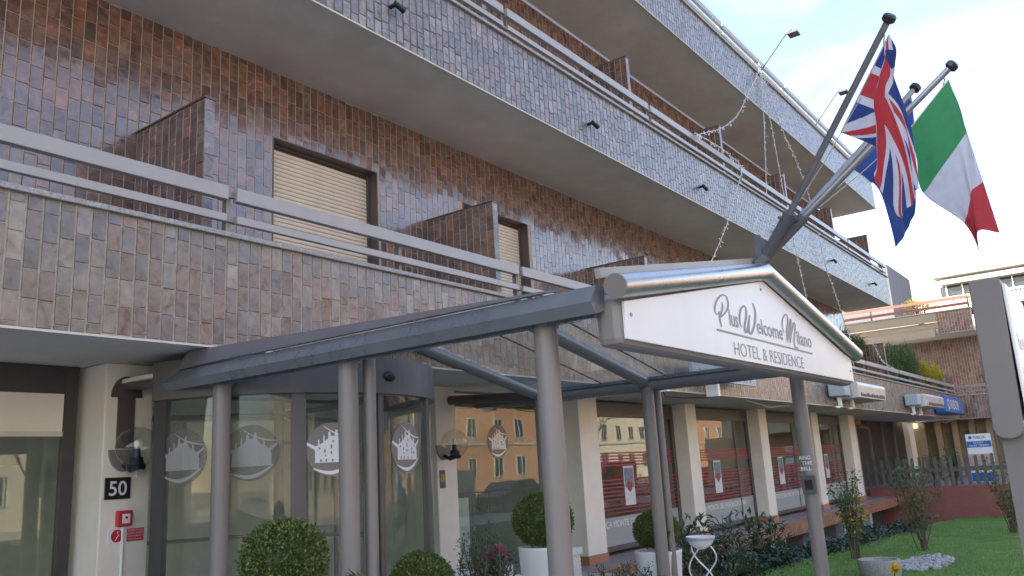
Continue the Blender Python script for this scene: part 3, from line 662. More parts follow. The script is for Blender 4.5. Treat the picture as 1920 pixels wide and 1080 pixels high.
# raised flashing at the back of the left eave, with its rounded end
MB().prism([(7.36,2.70)]+[(7.14+0.22*math.cos(a), 2.70+0.155*math.sin(a)) for a in [math.pi/2*i_/8 for i_ in range(1, 9)]]+[(6.86,2.852),(5.4,2.80),(2.9,2.715),(2.9,2.70)], 'x', XL-0.165, XL-0.150).build('flashing', T['flash'], CA)
MB().prism([(7.10,2.705),(7.10,2.72),(3.0,2.708),(3.0,2.702)], 'x', XL-0.185, XL-0.166).build('flashing_hem', T['gutter'], CA)
# tie tubes back to the pillars
MB().tube([(XL, 6.9, 2.60), (4.5, 8.33, 2.66)], 0.07, 16).build('tie_tube', T['brown_frame'], CA, smooth=True)
MB().tube([(XR, 6.9, 2.60), (9.6, 8.34, 2.66)], 0.07, 16).build('tie_tube', T['brown_frame'], CA, smooth=True)
MB().tube([(XR, 6.9, 2.585), (XR, 8.1, 2.585)], 0.06, 16).build('tie_tube', T['brown_frame'], CA, smooth=True)

# ---- gable sign
SG = thing('gable_sign', (XC, 2.6, 2.33), 'white gable sign with grey hotel lettering under steel verge tubes', 'sign')
body = [(4.62,2.335),(9.97,2.335),(9.97,2.58),(7.3,3.12),(4.62,2.58)]
MB().prism([(4.58,2.295),(10.01,2.295),(10.01,2.60),(7.3,3.15),(4.58,2.60)], 'y', 2.515, 2.70).build('sign_box', T['taupe'], SG, bevel=0.05)
MB().prism(body, 'y', 2.495, 2.514).build('sign_face', T['signwhite'], SG, bevel=0.003)
for xs in (4.48, 10.12):
    MB().tube([(xs, 2.47, 2.655), (XC, 2.47, 3.205)], 0.080, 28).build('verge_tube', T['steel'], SG, smooth=True)
    dx, dz = XC-xs, 0.55; L_ = math.hypot(dx, dz); nx, nz_ = -dz/L_*(1 if dx > 0 else -1), abs(dx)/L_
    q = [(xs+nx*0.07, 2.655+nz_*0.07), (XC, 3.205+0.072), (XC, 3.205+0.145), (xs+nx*0.14, 2.655+nz_*0.135)]
    MB().prism(q, 'y', 2.56, 2.60).build('verge_plate', T['rail'], SG)
    tx, tz_ = dx/L_, dz/L_
    MB().tube([(xs-tx*0.006, 2.47, 2.655-tz_*0.006), (xs+tx*0.012, 2.47, 2.655+tz_*0.012)], 0.0815, 28).build('tube_cap', T['taupe'], SG, smooth=True)
for x, z in ((4.70, 2.50), (7.22, 3.03), (9.88, 2.45)): MB().tube([(x, 2.488, z), (x, 2.496, z)], 0.014, 10).build('screw', T['polesteel'], SG)
RIB = [
 [(6.142,2.669),(6.102,2.688),(6.109,2.726),(6.146,2.772),(6.218,2.823),(6.303,2.852),(6.370,2.847),(6.399,2.805),(6.380,2.757),(6.313,2.707),(6.215,2.660)],
 [(6.268,2.788),(6.268,2.746),(6.224,2.692),(6.188,2.654),(6.187,2.620),(6.208,2.576)],
 [(6.176,2.700),(6.191,2.675),(6.227,2.672)],
 [(6.638,2.623),(6.612,2.649),(6.618,2.711),(6.666,2.778),(6.743,2.815),(6.786,2.796),(6.776,2.736),(6.729,2.665),(6.701,2.615),(6.733,2.585),(6.796,2.658),(6.859,2.752)],
 [(6.859,2.752),(6.819,2.675),(6.796,2.614),(6.824,2.582),(6.895,2.621),(6.973,2.707),(7.007,2.801),(6.966,2.871)],
 [(7.710,2.680),(7.685,2.738),(7.725,2.815),(7.821,2.868),(7.870,2.852),(7.849,2.780),(7.785,2.691),(7.772,2.597)],
 [(7.772,2.597),(7.856,2.723),(7.954,2.837),(7.936,2.772),(7.867,2.675),(7.851,2.596)],
 [(7.851,2.596),(7.935,2.706),(8.037,2.810),(8.065,2.778),(8.020,2.690),(7.975,2.619),(7.988,2.571),(8.064,2.563)]]
for i, st in enumerate(RIB):
    mb = MB(); ribbon(mb, st, 0.012, 0.038 if i < 5 else 0.027, 2.4935-0.0006*i); mb.build('script_stroke', T['grey_text'], SG, fix=False)
text('lettering', 'lus', T['grey_text'], SG, 6.385, 2.605, 0.185, 0.142, 2.4925, bold=0.01)
text('lettering', 'elcome', T['grey_text'], SG, 7.0, 2.603, 0.665, 0.140, 2.4925, bold=0.01)
text('lettering', 'ilano', T['grey_text'], SG, 8.075, 2.602, 0.45, 0.140, 2.4925, bold=0.01)
MB().box(6.10, 8.515, 2.4905, 2.4945, 2.538, 2.552).build('underline', T['grey_text'], SG)
text('lettering', 'HOTEL & RESIDENCE', T['grey_text'], SG, 6.42, 2.368, 1.765, 0.112, 2.4925, bold=-0.008)
# doorbell sign on the front right post
IC = thing('doorbell_panel', (XR, 3.05, 1.1), 'small grey doorbell panel with white wording on the front right post', 'doorbell')
MB().box(XR-0.125, XR-0.085, 3.04, 3.20, 1.10, 1.31).build('panel', T['fence'], IC, bevel=0.006); MB().box(XR-0.130, XR-0.125, 3.075, 3.165, 1.15, 1.26).build('screen', T['black'], IC)
for i, t_ in enumerate(('RING', 'THE', 'BELL')): text('lettering', t_, T['white'], IC, 3.20-0.015*(i == 1), 1.49-i*0.062, 0.125, 0.042, XR-0.0865, '-x', bold=0.015)

# ================================================================== FLAGPOLES AND FLAGS
FB = Vector((7.35, 2.4, 3.4))
TIPS = {'uk': FB+Vector((-.94,-1.44,1.38)), 'it': FB+Vector((.05,-1.70,1.27)), 'eu': FB+Vector((.93,-1.28,1.53))}
PLAB = {'uk': 'leftmost steel flagpole fanning from the canopy peak, highest tip', 'it': 'middle steel flagpole on the canopy peak, carrying the green white red flag', 'eu': 'rear right steel flagpole on the canopy peak, mostly hidden by flags'}
FM = thing('flagpole_mount', (7.33, 2.5, 3.2), 'dark steel three-socket bracket on the peak of the canopy sign', 'bracket')
MB().prism([(7.29,3.22),(7.40,3.22),(7.46,3.5),(7.30,3.56)], 'y', 2.47, 2.53).build('gusset', T['darkgrey'], FM)
MB().box(7.22, 7.46, 2.42, 2.62, 3.20, 3.235).build('foot_plate', T['darkgrey'], FM)
for k, tip in TIPS.items():
    d = (tip-FB).normalized(); a = FB - d*0.12 + Vector((0, 0.06, -0.05))
    MB().tube([a, FB+d*0.42], 0.052, 18).build('socket', T['darkgrey'], FM, smooth=True)
    q = FB+d*0.36; s = d.cross(Vector((0, 0, 1))).normalized()
    MB().tube([q-s*0.10, q+s*0.10], 0.012, 8).build('clamp_bolt', T['darkgrey'], FM)
    fp = thing('flagpole', tuple(FB), PLAB[k], 'flagpole', 'flagpoles on the canopy peak')
    MB().tube([FB+d*0.05, tip-d*0.03], [0.031, 0.026], 20).build('pole', T['polesteel'], fp, smooth=True)
    MB().tube([tip-d*0.035, tip-d*0.02, tip+d*0.015, tip+d*0.03], [0.036, 0.052, 0.052, 0.036], 20).build('end_cap', T['black'], fp, smooth=True)
    MB().tube([tip-d*0.10, tip-d*0.09+Vector((0.0,0,-0.05)), tip-d*0.12+Vector((0,0,-0.10))], 0.006, 6).build('hook', T['polesteel'], fp)
    MB().tube([FB+d*0.6+Vector((0,0,-0.05)), FB+d*1.1+Vector((0,0,-0.12)), tip-d*0.5+Vector((0,0,-0.16))], 0.004, 5).build('halyard', T['wire'], fp)
FLAG = {
'uk': ((-0.837,0.547,0.0), [[[6.425,0.983,4.654],[6.426,0.985,4.543],[6.439,1.004,4.518],[6.412,0.962,4.307],[6.402,0.948,3.868],[6.394,0.935,3.392]],
   [[6.59,1.235,4.394],[6.494,1.088,4.224],[6.52,1.128,4.191],[6.466,1.046,4.026],[6.451,1.023,3.692],[6.44,1.006,3.31]],
   [[6.77,1.512,4.118],[6.581,1.221,3.804],[6.594,1.242,3.63],[6.553,1.18,3.45],[6.538,1.155,3.29],[6.498,1.095,3.223]]], (0,.33,.43,.58,.8,1), (0,-.05,.05,.06,.0,.03)),
'it': ((-1.0,-0.029,0.0), [[[7.399,0.743,4.557],[7.4,0.711,4.329],[7.4,0.684,4.082],[7.402,0.636,3.624],[7.403,0.588,3.173]],
   [[7.397,0.792,4.513],[7.399,0.734,4.236],[7.399,0.735,3.989],[7.399,0.728,3.543],[7.399,0.734,3.205]],
   [[7.389,1.081,4.231],[7.389,1.085,3.938],[7.389,1.079,3.635],[7.396,0.819,3.304],[7.399,0.743,3.003]]], (0,.17,.335,.67,1), (0,.01,0,-.02,.03)),
'eu': ((-0.809,-0.588,0.0), [[[8.25,1.161,4.85],[8.224,1.197,4.475],[8.201,1.229,4.163],[8.174,1.266,3.857],[8.163,1.281,3.706]],
   [[8.04,1.451,4.495],[8.067,1.414,4.177],[8.085,1.388,3.976],[8.109,1.355,3.712],[8.111,1.353,3.539]],
   [[7.842,1.724,4.168],[7.92,1.616,4.049],[7.985,1.526,3.932],[7.995,1.513,3.659],[8.021,1.476,3.356]]], (0,.25,.5,.75,1), (0,.03,-.02,.03,0))}
FLAB = {'uk': 'red white and blue crossed flag hanging in folds from the leftmost pole', 'it': 'green white and red striped flag hanging from the middle pole', 'eu': 'plain blue flag half hidden behind the red white and blue one'}
FC = {n: cloth_mat('flag_'+n, c) for n, c in (('blue', (0.03,0.055,0.23)), ('red', (0.50,0.045,0.06)), ('white', (0.62,0.63,0.70)), ('green', (0.05,0.29,0.11)), ('royal', (0.035,0.08,0.31)))}
def catmull(P, ts, t):
    i = 0
    while i < len(ts)-2 and t > ts[i+1]: i += 1
    f = (t-ts[i])/(ts[i+1]-ts[i]); p0 = P[max(i-1,0)]; p1 = P[i]; p2 = P[i+1]; p3 = P[min(i+2,len(P)-1)]
    return 0.5*((2*p1)+(-p0+p2)*f+(2*p0-5*p1+4*p2-p3)*f*f+(-p0+3*p1-3*p2+p3)*f**3)
def jack(u, v):
    # u along the hoist 0..1, v along the fly 0..1 ; 1:2 flag, units of hoist/60
    x = v*120-60; y = (0.5-u)*60
    if abs(x) < 6 or abs(y) < 6: return 'red'
    if abs(x) < 10 or abs(y) < 10: return 'white'
    s = 1 if x*y > 0 else -1
    d = (abs(y)*2-abs(x))/math.sqrt(5)     # distance from diagonal, + above
    top = (x < 0) == (y > 0)
    if abs(d) < 6:
        if (x < 0 and y > 0) or (x > 0 and y < 0): r = -4 < d < 0
        else: r = 0 < d < 4
        if r: return 'red'
        return 'white'
    return 'blue'
for k, (nrm, rows, ts, off) in FLAG.items():
    nv, nu = 288, 136; nrm = Vector(nrm); R3 = [[Vector(p)+nrm*off[j] for j, p in enumerate(r)] for r in rows]
    us = (0, 0.3, 1) if k == 'it' else (0, 0.5, 1); mb = MB(); vs = []
    for i in range(nv+1):
        v = i/nv; c = [catmull(r, ts, v) for r in R3]
        for j in range(nu+1):
            u = j/nu; p = catmull(c, us, u)
            rp = 0.022*math.sin(9*u+6*v+1.0)*min(1, v*4)*(0.4+u) + 0.012*math.sin(23*u-9*v)*v
            if k == 'it': rp += 0.05*math.exp(-((u-0.3)/0.12)**2)*min(1, v*3)
            vs.append(p + nrm*rp)
    fs = []; mi = []
    names = {'uk': ['blue','white','red'], 'it': ['green','white','red'], 'eu': ['royal']}[k]
    for i in range(nv):
        for j in range(nu):
            fs.append((i*(nu+1)+j, i*(nu+1)+j+1, (i+1)*(nu+1)+j+1, (i+1)*(nu+1)+j))
            u, v = (j+.5)/nu, (i+.5)/nv
            mi.append(names.index(jack(u, v)) if k == 'uk' else (min(2, int(v*3)) if k == 'it' else 0))
    mb.add(vs, fs); mb.m = mi
    o = mb.build('flag', [FC[n] for n in names], None, tuple(R3[0][0]), smooth=True, fix=False)
    tag(o, FLAB[k], 'flag', 'flags over the entrance')
    p0, p1 = R3[0][0], R3[2][0]; pm = (p0+p1)/2
    h = thing if False else None
    hb = MB().tube([p0, pm, p1], 0.006, 6); ho = hb.build('hoist_rope', T['wire'], o)

# ================================================================== WALL LAMPS AND PILLAR FITTINGS
def wall_lamp(x, yw, gx, gy, gz, label):
    t = thing('globe_lamp', (x, yw, gz-0.2), label, 'lamp', 'globe lamps beside the entrance')
    if x < 6:
        MB().prism([(x-0.09+0.0,2.52),(x+0.09,2.52),(x+0.09,2.0),(x-0.09,2.0)], 'y', yw-0.02, yw-0.001).build('bracket_bar', T['brown_frame'], t)
        MB().prism([(x+0.165*math.cos(a), 2.52+0.22*math.sin(a)) for a in [math.pi*i/14 for i in range(15)]], 'y', yw-0.024, yw-0.0005).build('bracket_head', T['brown_frame'], t)
    MB().prism([(x+0.165*math.cos(a), 1.985-0.22*math.sin(a)) for a in [math.pi*i/14 for i in range(15)]], 'y', yw-0.026, yw-0.0005).build('bracket_foot', T['taupe'], t)
    MB().tube([(x, yw-0.02, gz-0.17), (x*0.4+gx*0.6, yw*0.4+gy*0.6, gz-0.22), (gx, gy, gz-0.20)], 0.03, 12).build('arm', T['black'], t, smooth=True)
    MB().lathe([(0.0,-0.225),(0.085,-0.225),(0.095,-0.185),(0.075,-0.165),(0.06,-0.10),(0.04,-0.10),(0.035,-0.02),(0,-0.02)], (gx, gy, gz), 20).build('socket', T['black'], t, smooth=True)
    MB().lathe([(0.0,-0.02),(0.015,-0.02),(0.028,0.02),(0.03,0.04),(0.02,0.065),(0,0.07)], (gx, gy, gz), 16).build('bulb', T['bulb'], t, smooth=True)
    g = MB().ball((gx, gy, gz), 0.205, 32, 20).build('globe', T['globe'], t, smooth=True)
    return t
wall_lamp(4.49, 8.35, 4.49, 8.1, 2.0, 'clear globe lamp on the pillar above the number plate')
wall_lamp(9.42, 8.35, 9.42, 8.12, 2.0, 'clear globe lamp on the pillar right of the glass drum')
t = thing('house_number', (4.43, 8.34, 1.5), 'black plate with white number fifty under the left globe lamp', 'number plate')
MB().box(4.305, 4.57, 8.33, 8.349, 1.495, 1.71).build('plate', T['black'], t, bevel=0.004); text('digits', '50', T['white'], t, 4.345, 1.53, 0.185, 0.145, 8.3285, bold=0.012)
t = thing('fire_alarm', (4.51, 8.34, 1.22), 'red square fire alarm box with white button on the pillar', 'alarm')
MB().box(4.43, 4.585, 8.29, 8.349, 1.225, 1.38).build('case', T['redplate'], t, bevel=0.01); MB().box(4.475, 4.555, 8.284, 8.29, 1.255, 1.345).build('face', T['white'], t); MB().tube([(4.515,8.283,1.31),(4.515,8.277,1.31)], 0.012, 10).build('button', T['black'], t)
MB().tube([(4.51, 8.335, -0.2), (4.51, 8.335, 1.22)], 0.013, 8).build('conduit', T['white'], t)
t = thing('switch_sign', (4.55, 8.34, 1.08), 'red and white emergency switch sign below the alarm box', 'sign')
MB().box(4.365, 4.745, 8.342, 8.349, 1.065, 1.205).build('plate', T['white'], t)
MB().box(4.555, 4.735, 8.339, 8.342, 1.072, 1.198).build('red_panel', T['redplate'], t); MB().tube([(4.455,8.3415,1.135),(4.455,8.339,1.135)], 0.062, 24).build('red_disc', T['redplate'], t)
for i, s in enumerate(('INTERRUTTORE', 'ELETTRICO CENTRALE', '(AZIONABILE IN', 'CASO DI INCENDIO)')): text('lettering', s, T['white'], t, 4.565, 1.168-i*0.028, 0.158, 0.017, 8.3385)
MB().tube([(4.44,8.338,1.09),(4.45,8.338,1.115),(4.475,8.338,1.145)], 0.004, 5).tube([(4.46,8.338,1.155),(4.462,8.338,1.18)], 0.004, 5).build('switch_symbol', T['white'], t)
t = tag(MB().box(4.63, 4.72, 8.335, 8.349, 1.70, 1.83).build('blank_plate', T['plaster'], None, (4.67, 8.345, 1.7), bevel=0.004), 'small cream blank cover plate right of the number plate', 'plate')
t = thing('door_notice', (9.33, 8.34, 1.35), 'small green and yellow notice on the pillar by the drum', 'notice')
MB().box(9.32, 9.44, 8.340, 8.349, 1.36, 1.62).build('card', T['fence'], t); MB().box(9.335, 9.425, 8.337, 8.340, 1.45, 1.56).build('yellow_field', T['yellowleaf'], t)

# small black spotlights along the middle parapet
for i, (x, z) in enumerate(((7.09,7.6),(12.04,7.52),(16.79,7.52),(21.8,7.52),(26.9,7.56),(32.1,7.58))):
    t = thing('wall_spotlight', (x, 6.89, z), ('small black spotlight on the middle balcony front, %s from the left' % ('first','second','third','fourth','fifth','last')[i]), 'spotlight', 'spotlights on the middle parapet')
    MB().tube([(x-0.03,6.90,z+0.02),(x-0.03,6.80,z+0.02)], 0.03, 10).build('mount', T['black'], t); MB().tube([(x-0.06,6.79,z+0.03),(x+0.10,6.77,z-0.03)], [0.035,0.045], 12).build('head', T['black'], t)
for i, (x, hx) in enumerate(((22.1, 23.25), (27.3, 28.55))):
    t = thing('arm_floodlight', (x, 6.9, 12.35), 'floodlight on a thin arm from the top balcony rail, %s' % ('nearer one' if i == 0 else 'farther one'), 'floodlight', 'arm floodlights on the top rail')
    MB().tube([(x, 6.86, 12.4), (hx-0.1, 6.25, 13.85)], 0.02, 8).build('arm', T['darkgrey'], t); MB().box(hx-0.15, hx+0.2, 5.95, 6.25, 13.78, 13.84).build('head', T['darkgrey'], t); MB().tube([(hx-0.1,6.25,13.84),(hx-0.02,6.15,13.95),(hx+0.06,6.08,13.84)], 0.012, 6).build('bow', T['polesteel'], t)

# ---- strings of fairy lights
STR = [([(21.9,12.7),(21.7,12.2),(20.54,11.1),(19.61,10.23),(18.43,9.49),(17.29,9.0),(16.63,8.72)], 'swag of fairy lights curving from the top rail to the middle rail'),
 ([(16.63,8.80),(17.4,8.83),(18.2,8.86),(19.0,8.80),(19.4,8.75)], 'fairy lights lying along the middle balcony rail'),
 ([(21.9,12.4),(21.75,11.1),(21.4,9.7),(21.05,8.35)], 'left strand of three hanging fairy light strings between the balconies'),
 ([(21.95,12.4),(22.2,11.17),(22.4,9.9),(22.58,8.6)], 'middle strand of three hanging fairy light strings between the balconies'),
 ([(22.0,12.4),(23.2,11.0),(24.0,10.4),(24.59,9.86),(25.3,9.0)], 'right strand of three hanging fairy light strings between the balconies'),
 ([(19.4,8.6),(18.6,7.7),(17.98,6.95),(17.2,6.2),(16.36,5.45)], 'slanting fairy lights dropping from the middle balcony left of the poles'),
 ([(22.7,8.2),(22.98,7.07),(23.2,6.4),(23.4,5.5)], 'fairy lights hanging under the middle balcony right of the flagpoles'),
 ([(25.5,8.2),(25.91,7.04),(26.4,6.5),(26.95,5.7),(27.6,4.9)], 'far fairy lights hanging under the middle balcony near its end'),
 ([(29.9,5.3),(30.5,5.15),(31.0,4.85),(31.6,4.62),(33,4.5)], 'fairy lights draped on the lower balcony by the end divider')]
for pts, lab in STR:
    P = [Vector((x, 6.80, z)) for x, z in pts]; Q = []
    n = 10
    tt = list(range(len(P)))
    for i in range((len(P)-1)*n+1): Q.append(catmull(P, tt, i/n))
    o = MB().tube(Q, 0.011, 5).build('fairy_lights', T['wire'], None, tuple(P[0])); tag(o, lab, 'string lights', 'fairy light strings on the facade')
    bm_ = MB(); acc = 0
    for i in range(1, len(Q)):
        seg = (Q[i]-Q[i-1]); m_ = max(1, int(seg.length/0.09))
        for k in range(m_):
            p = Q[i-1]+seg*(k+random.random())/m_; q = p+Vector((random.uniform(-.07,.09), random.uniform(-.05,.03), random.uniform(-.09,.02)))
            bm_.tube([p, q], 0.006, 4, cap=False); bm_.ball(q, 0.016, 6, 4)
    tag(bm_.build('bulbs', T['bulb'], o, fix=False), kind='stuff')

# ================================================================== SHOP SIGNS ON THE LOW PARAPET
def lightbox(x0, x1, z0, z1, label, m, wrap):
    t = thing('lightbox_sign', ((x0+x1)/2, 6.6, z0), label, 'sign')
    if wrap:
        MB().box(x0, x0+0.55, 6.38, 6.86, z0+0.05, z1-0.02).build('housing', T['paleblue'], t, bevel=0.04)
        pr = [(6.30+0.10*math.cos(a), z1-0.12+0.12*math.sin(a)) for a in [math.pi*(0.5+i/12) for i in range(7)]]
        MB().prism([(6.86,z1)]+pr+[(6.22,z0+0.02),(6.86,z0)], 'x', x0+0.75, x1).build('wrapped_box', T['silver'], t)
        g = MB(); x = x0+1.0
        while x < x1-0.2:
            wd_ = random.uniform(0.08, 0.16); g.box(x, x+wd_, 6.205, 6.215, z0+0.06, z0+0.06+random.uniform(0.07, 0.12)); x += wd_+0.05
        tag(g.build('faded_print', T['darkgrey'], t), kind='stuff')
        for xx in (x0+0.2, x0+1.5):
            MB().box(xx, xx+0.14, 6.60, 6.68, 2.80, z0+0.03).build('leg', T['white'], t)
            MB().box(xx-0.3, xx, 6.64, 6.68, 2.78, 2.83).build('foot', T['white'], t)
    return t
lightbox(24.4, 28.4, 3.06, 3.54, 'silver wrapped lightbox sign on the low parapet right of the gable', T['silver'], True)
lightbox(34.3, 38.6, 3.08, 3.58, 'silver wrapped lightbox sign next to the blue sign', T['silver'], True)
t = thing('blue_sign', (42.6, 6.6, 2.96), 'blue lightbox with white wording at the end of the low parapet', 'sign')
MB().box(40.2, 44.8, 6.40, 6.86, 2.98, 3.72).build('case', T['blue'], t, bevel=0.05)
text('lettering', 'RIBOR', T['white'], t, 41.35, 3.15, 2.1, 0.42, 6.392, bold=0.01)
MB().tube([(40.85,6.395,3.35),(40.85,6.389,3.35)], 0.24, 20).build('logo_disc', T['white'], t); MB().tube([(40.85,6.389,3.35),(40.85,6.385,3.35)], 0.15, 20).build('logo_core', T['blue'], t)
t = thing('plate_sign', (16.8, 6.75, 3.05), 'grey plate sign mostly hidden behind the canopy sign', 'sign')
MB().box(14.6, 17.9, 6.55, 6.62, 3.08, 3.42).build('plate', T['paleblue'], t); text('lettering', 'N DAL 24/7', T['grey_text'], t, 14.9, 3.13, 2.85, 0.17, 6.546, bold=0.01)
[MB().box(x_, x_+0.1, 6.62, 6.88, 2.80, 3.1).build('bracket', T['white'], t) for x_ in (15.9, 13.6)]
cm = thing('security_camera', (32.5, 8.3, 2.5), 'brown cctv camera on the last cream pillar', 'camera')
MB().box(32.62, 32.80, 8.20, 8.36, 2.52, 2.72).build('base', T['brass'], cm); MB().tube([(32.7,8.24,2.45),(32.78,7.95,2.36)], 0.06, 12).build('body', T['brass'], cm)
# loose cables under the soffit
for i, pts in enumerate(([(14.2,7.0,2.84),(14.5,7.1,2.78),(15.5,7.2,2.80),(16.6,7.1,2.84)], [(18.6,7.1,2.85),(20.5,7.2,2.74),(21.8,7.1,2.84)], [(40.2,6.95,2.8),(43,7,2.62),(45.5,6.95,2.8)])):
    tag(MB().tube(pts, 0.012, 6).build('loose_cable', T['wire'] if i else T['black'], None, pts[0]), ('dark loose cable looping under the soffit by the canopy', 'pale cable sagging under the soffit mid facade', 'pale cable sagging under the soffit by the blue sign')[i], 'cable')

# ================================================================== TOTEM SIGN, near right
TO = thing('totem_sign', (8.1, 0.76, -0.5), 'tall grey totem sign with white face near the right edge', 'sign')
pf = [(0.66, 2.84), (0.885, 2.84), (0.895, 1.68)]+[(0.79+0.105*math.cos(a), 1.66+0.085*math.sin(a)-0.0) for a in [-i*math.pi/8 for i in range(0, 9)]]+[(0.685, 1.70)]
MB().prism(pf, 'x', 7.5, 8.9).build('panel', T['totem'], TO, bevel=0.01)
MB().box(7.54, 8.86, 0.632, 0.66, 1.72, 2.80).build('white_face', T['signwhite'], TO, bevel=0.008)
text('lettering', 'Plus Welcome', T['grey_text'], TO, 7.68, 2.28, 1.0, 0.13, 0.6305); text('lettering', 'HOTEL', T['grey_text'], TO, 7.68, 2.02, 0.8, 0.12, 0.6305)
MB().box(7.62, 8.78, 0.70, 0.86, -0.5, 1.60).build('leg', T['totem'], TO)
kb = tag(MB().box(8.7, 9.8, -0.2, 0.80, -0.5, 0.55).box(8.65, 9.85, -0.25, 0.86, 0.55, 0.61).build('low_pier', T['fence'], None, (9, 0.7, -0.5), bevel=0.01), 'low stone pier with pale cap at the lower right corner', 'pier')

# ================================================================== WING AND FAR BUILDINGS
WG = thing('street_wing', (48, 6, 0), 'tiled wing with rust railing and beige awning closing the view', 'building')
XW = 46.5
p1 = MB().box(XW, XW+0.2, -2, 6.9, 2.8, 3.95).build('parapet', T['mortar'], WG); tile_field('wall_tile', p1, XW, 'y', 3.5, 6.88, 2.82, 3.94, T['tile_dark'])
MB().box(XW-0.04, XW+0.25, -2, 6.9, 3.95, 4.0).build('coping', T['granite'], WG)
MB().box(XW+0.1, XW+0.16, -2, 6.9, 4.35, 4.48).build('top_rail', T['taupe'], WG); MB().box(XW+0.1, XW+0.16, -2, 6.9, 4.12, 4.19).build('mid_rail', T['taupe'], WG)
MB().box(XW+0.2, 50, -2, 9.0, 2.84, 3.05).build('balcony_slab', T['soffit'], WG)
pt2 = MB().box(XW+0.02, XW+0.2, 5.58, 7.2, 7.16, 8.28).build('parapet', T['mortar'], WG); tile_field('wall_tile', pt2, XW+0.02, 'y', 5.60, 7.18, 7.18, 8.27, T['tile_dark'])
MB().box(XW+0.1, 50, 5.6, 12.4, 7.2, 7.4).build('balcony_slab', T['soffit'], WG)
aw = MB().box(XW+0.0, XW+0.2, 7.21, 12.4, 7.85, 8.28).build('cladding', T['awning'], WG); MB().box(XW-0.08, XW+0.0, 7.21, 12.4, 7.80, 7.86).build('cladding_lip', T['awning'], aw)
MB().box(XW+0.02, XW+0.2, 7.21, 12.4, 7.42, 7.79).build('cladding', T['awning'], WG)
MB().prism([(XW-0.35,7.0),(XW-0.30,7.40),(XW+0.02,7.50),(XW+0.02,7.05)], 'y', 7.3, 12.3).build('awning_case', T['awning'], WG)
MB().box(XW-0.05, XW+0.25, 5.55, 12.4, 8.28, 8.33).build('coping', T['granite'], WG)
for z in (8.48, 8.82): MB().box(XW, XW+0.06, 5.6, 12.4, z, z+0.13).build('rust_rail', T['rustrail'], WG)
for y in (5.65, 8.0, 10.3, 12.3): MB().box(XW+0.06, XW+0.12, y-0.04, y+0.04, 8.33, 8.95).build('rail_post', T['brown_frame'], WG)
uw = MB().box(49.2, 56, -2, 12.4, 3.05, 7.2).build('upper_wall', T['mortar'], WG); tile_field('wall_tile', uw, 49.2, 'y', 2.5, 10.5, 3.1, 7.15, T['tile_dark'])
MB().box(49.2, 56, 4, 12.4, 7.4, 8.28).build('terrace_block', T['soffit'], WG)
MB().box(53.5, 60, 10.5, 16, 8.3, 12.7).build('stair_tower', T['darkgrey'], WG)
MB().box(48.6, 56, -4, 9.5, 0.0, 2.84).build('ground_wall', T['ochre'], WG)
for i in range(9):
    y = 9.0-i*0.78
    MB().box(48.05, 48.6, y-0.14, y+0.14, 0.0, 2.84).build('wing_pillar', T['ochre'], WG)
    MB().box(48.56, 48.60, y-0.62, y-0.22, 0.6, 2.25).build('wing_window', T['awning'], WG)
MB().box(35.1, 48.6, 2.5, 9.55, -1.6, 0.05).build('entrance_terrace', T['terrace'], WG)
dv = MB().box(45.2, 46.4, 6.95, 7.0, 3.98, 4.9).build('end_screen', T['brown_frame'], WG)
def window_grid(parent, axis, plane, cols, rows, w_, h_, m_frame, m_glass, depth=0.12):
    fm = MB().box(-w_/2-0.1, w_/2+0.1, -0.06, 0.02, -h_/2-0.1, -h_/2).box(-w_/2-0.1, w_/2+0.1, -0.06, 0.02, h_/2, h_/2+0.1).box(-w_/2-0.1, -w_/2, -0.06, 0.02, -h_/2, h_/2).box(w_/2, w_/2+0.1, -0.06, 0.02, -h_/2, h_/2).box(-0.03, 0.03, -0.03, 0.02, -h_/2, h_/2)
    me = bpy.data.meshes.new('window'); me.from_pydata([tuple(v) for v in fm.v], [], fm.f); me.materials.append(m_frame)
    gm = bpy.data.meshes.new('pane'); gm.from_pydata([(-w_/2,0.005,-h_/2),(w_/2,0.005,-h_/2),(w_/2,0.005,h_/2),(-w_/2,0.005,h_/2)], [], [(0,1,2,3)]); gm.materials.append(m_glass)
    b = BASE[parent.name]
    for c in cols:
        for z in rows:
            o = bpy.data.objects.new('window', me); link(o, parent)
            if axis == '-x': o.location = Vector((plane-0.03, c, z))-b; o.rotation_euler = (0, 0, -math.pi/2)
            elif axis == '+y': o.location = Vector((c, plane+0.03, z))-b; o.rotation_euler = (0, 0, math.pi)
            g = bpy.data.objects.new('pane', gm); link(g, o)
FA = thing('terraced_block', (104, 14, 0), 'pale terraced apartment block far behind the totem sign', 'building')
MB().box(102, 125, 3, 21.5, 0, 20).build('main_block', T['paleconc'], FA)
MB().box(100.5, 102, -4, 15.3, 19.9, 20.8).build('roof_slab', T['paleconc'], FA, bevel=0.1); MB().box(100.2, 102, -4, 14.5, 19.0, 19.5).build('roof_beam', T['paleconc'], FA)
MB().box(101.6, 101.9, -4, 14.8, 17.6, 19.0).build('glazing', T['winglass'], FA)
for i in range(12): MB().box(101.4, 101.6, -3.5+i*1.6, -3.38+i*1.6, 17.6, 19.0).build('glazing_mullion', T['white'], FA)
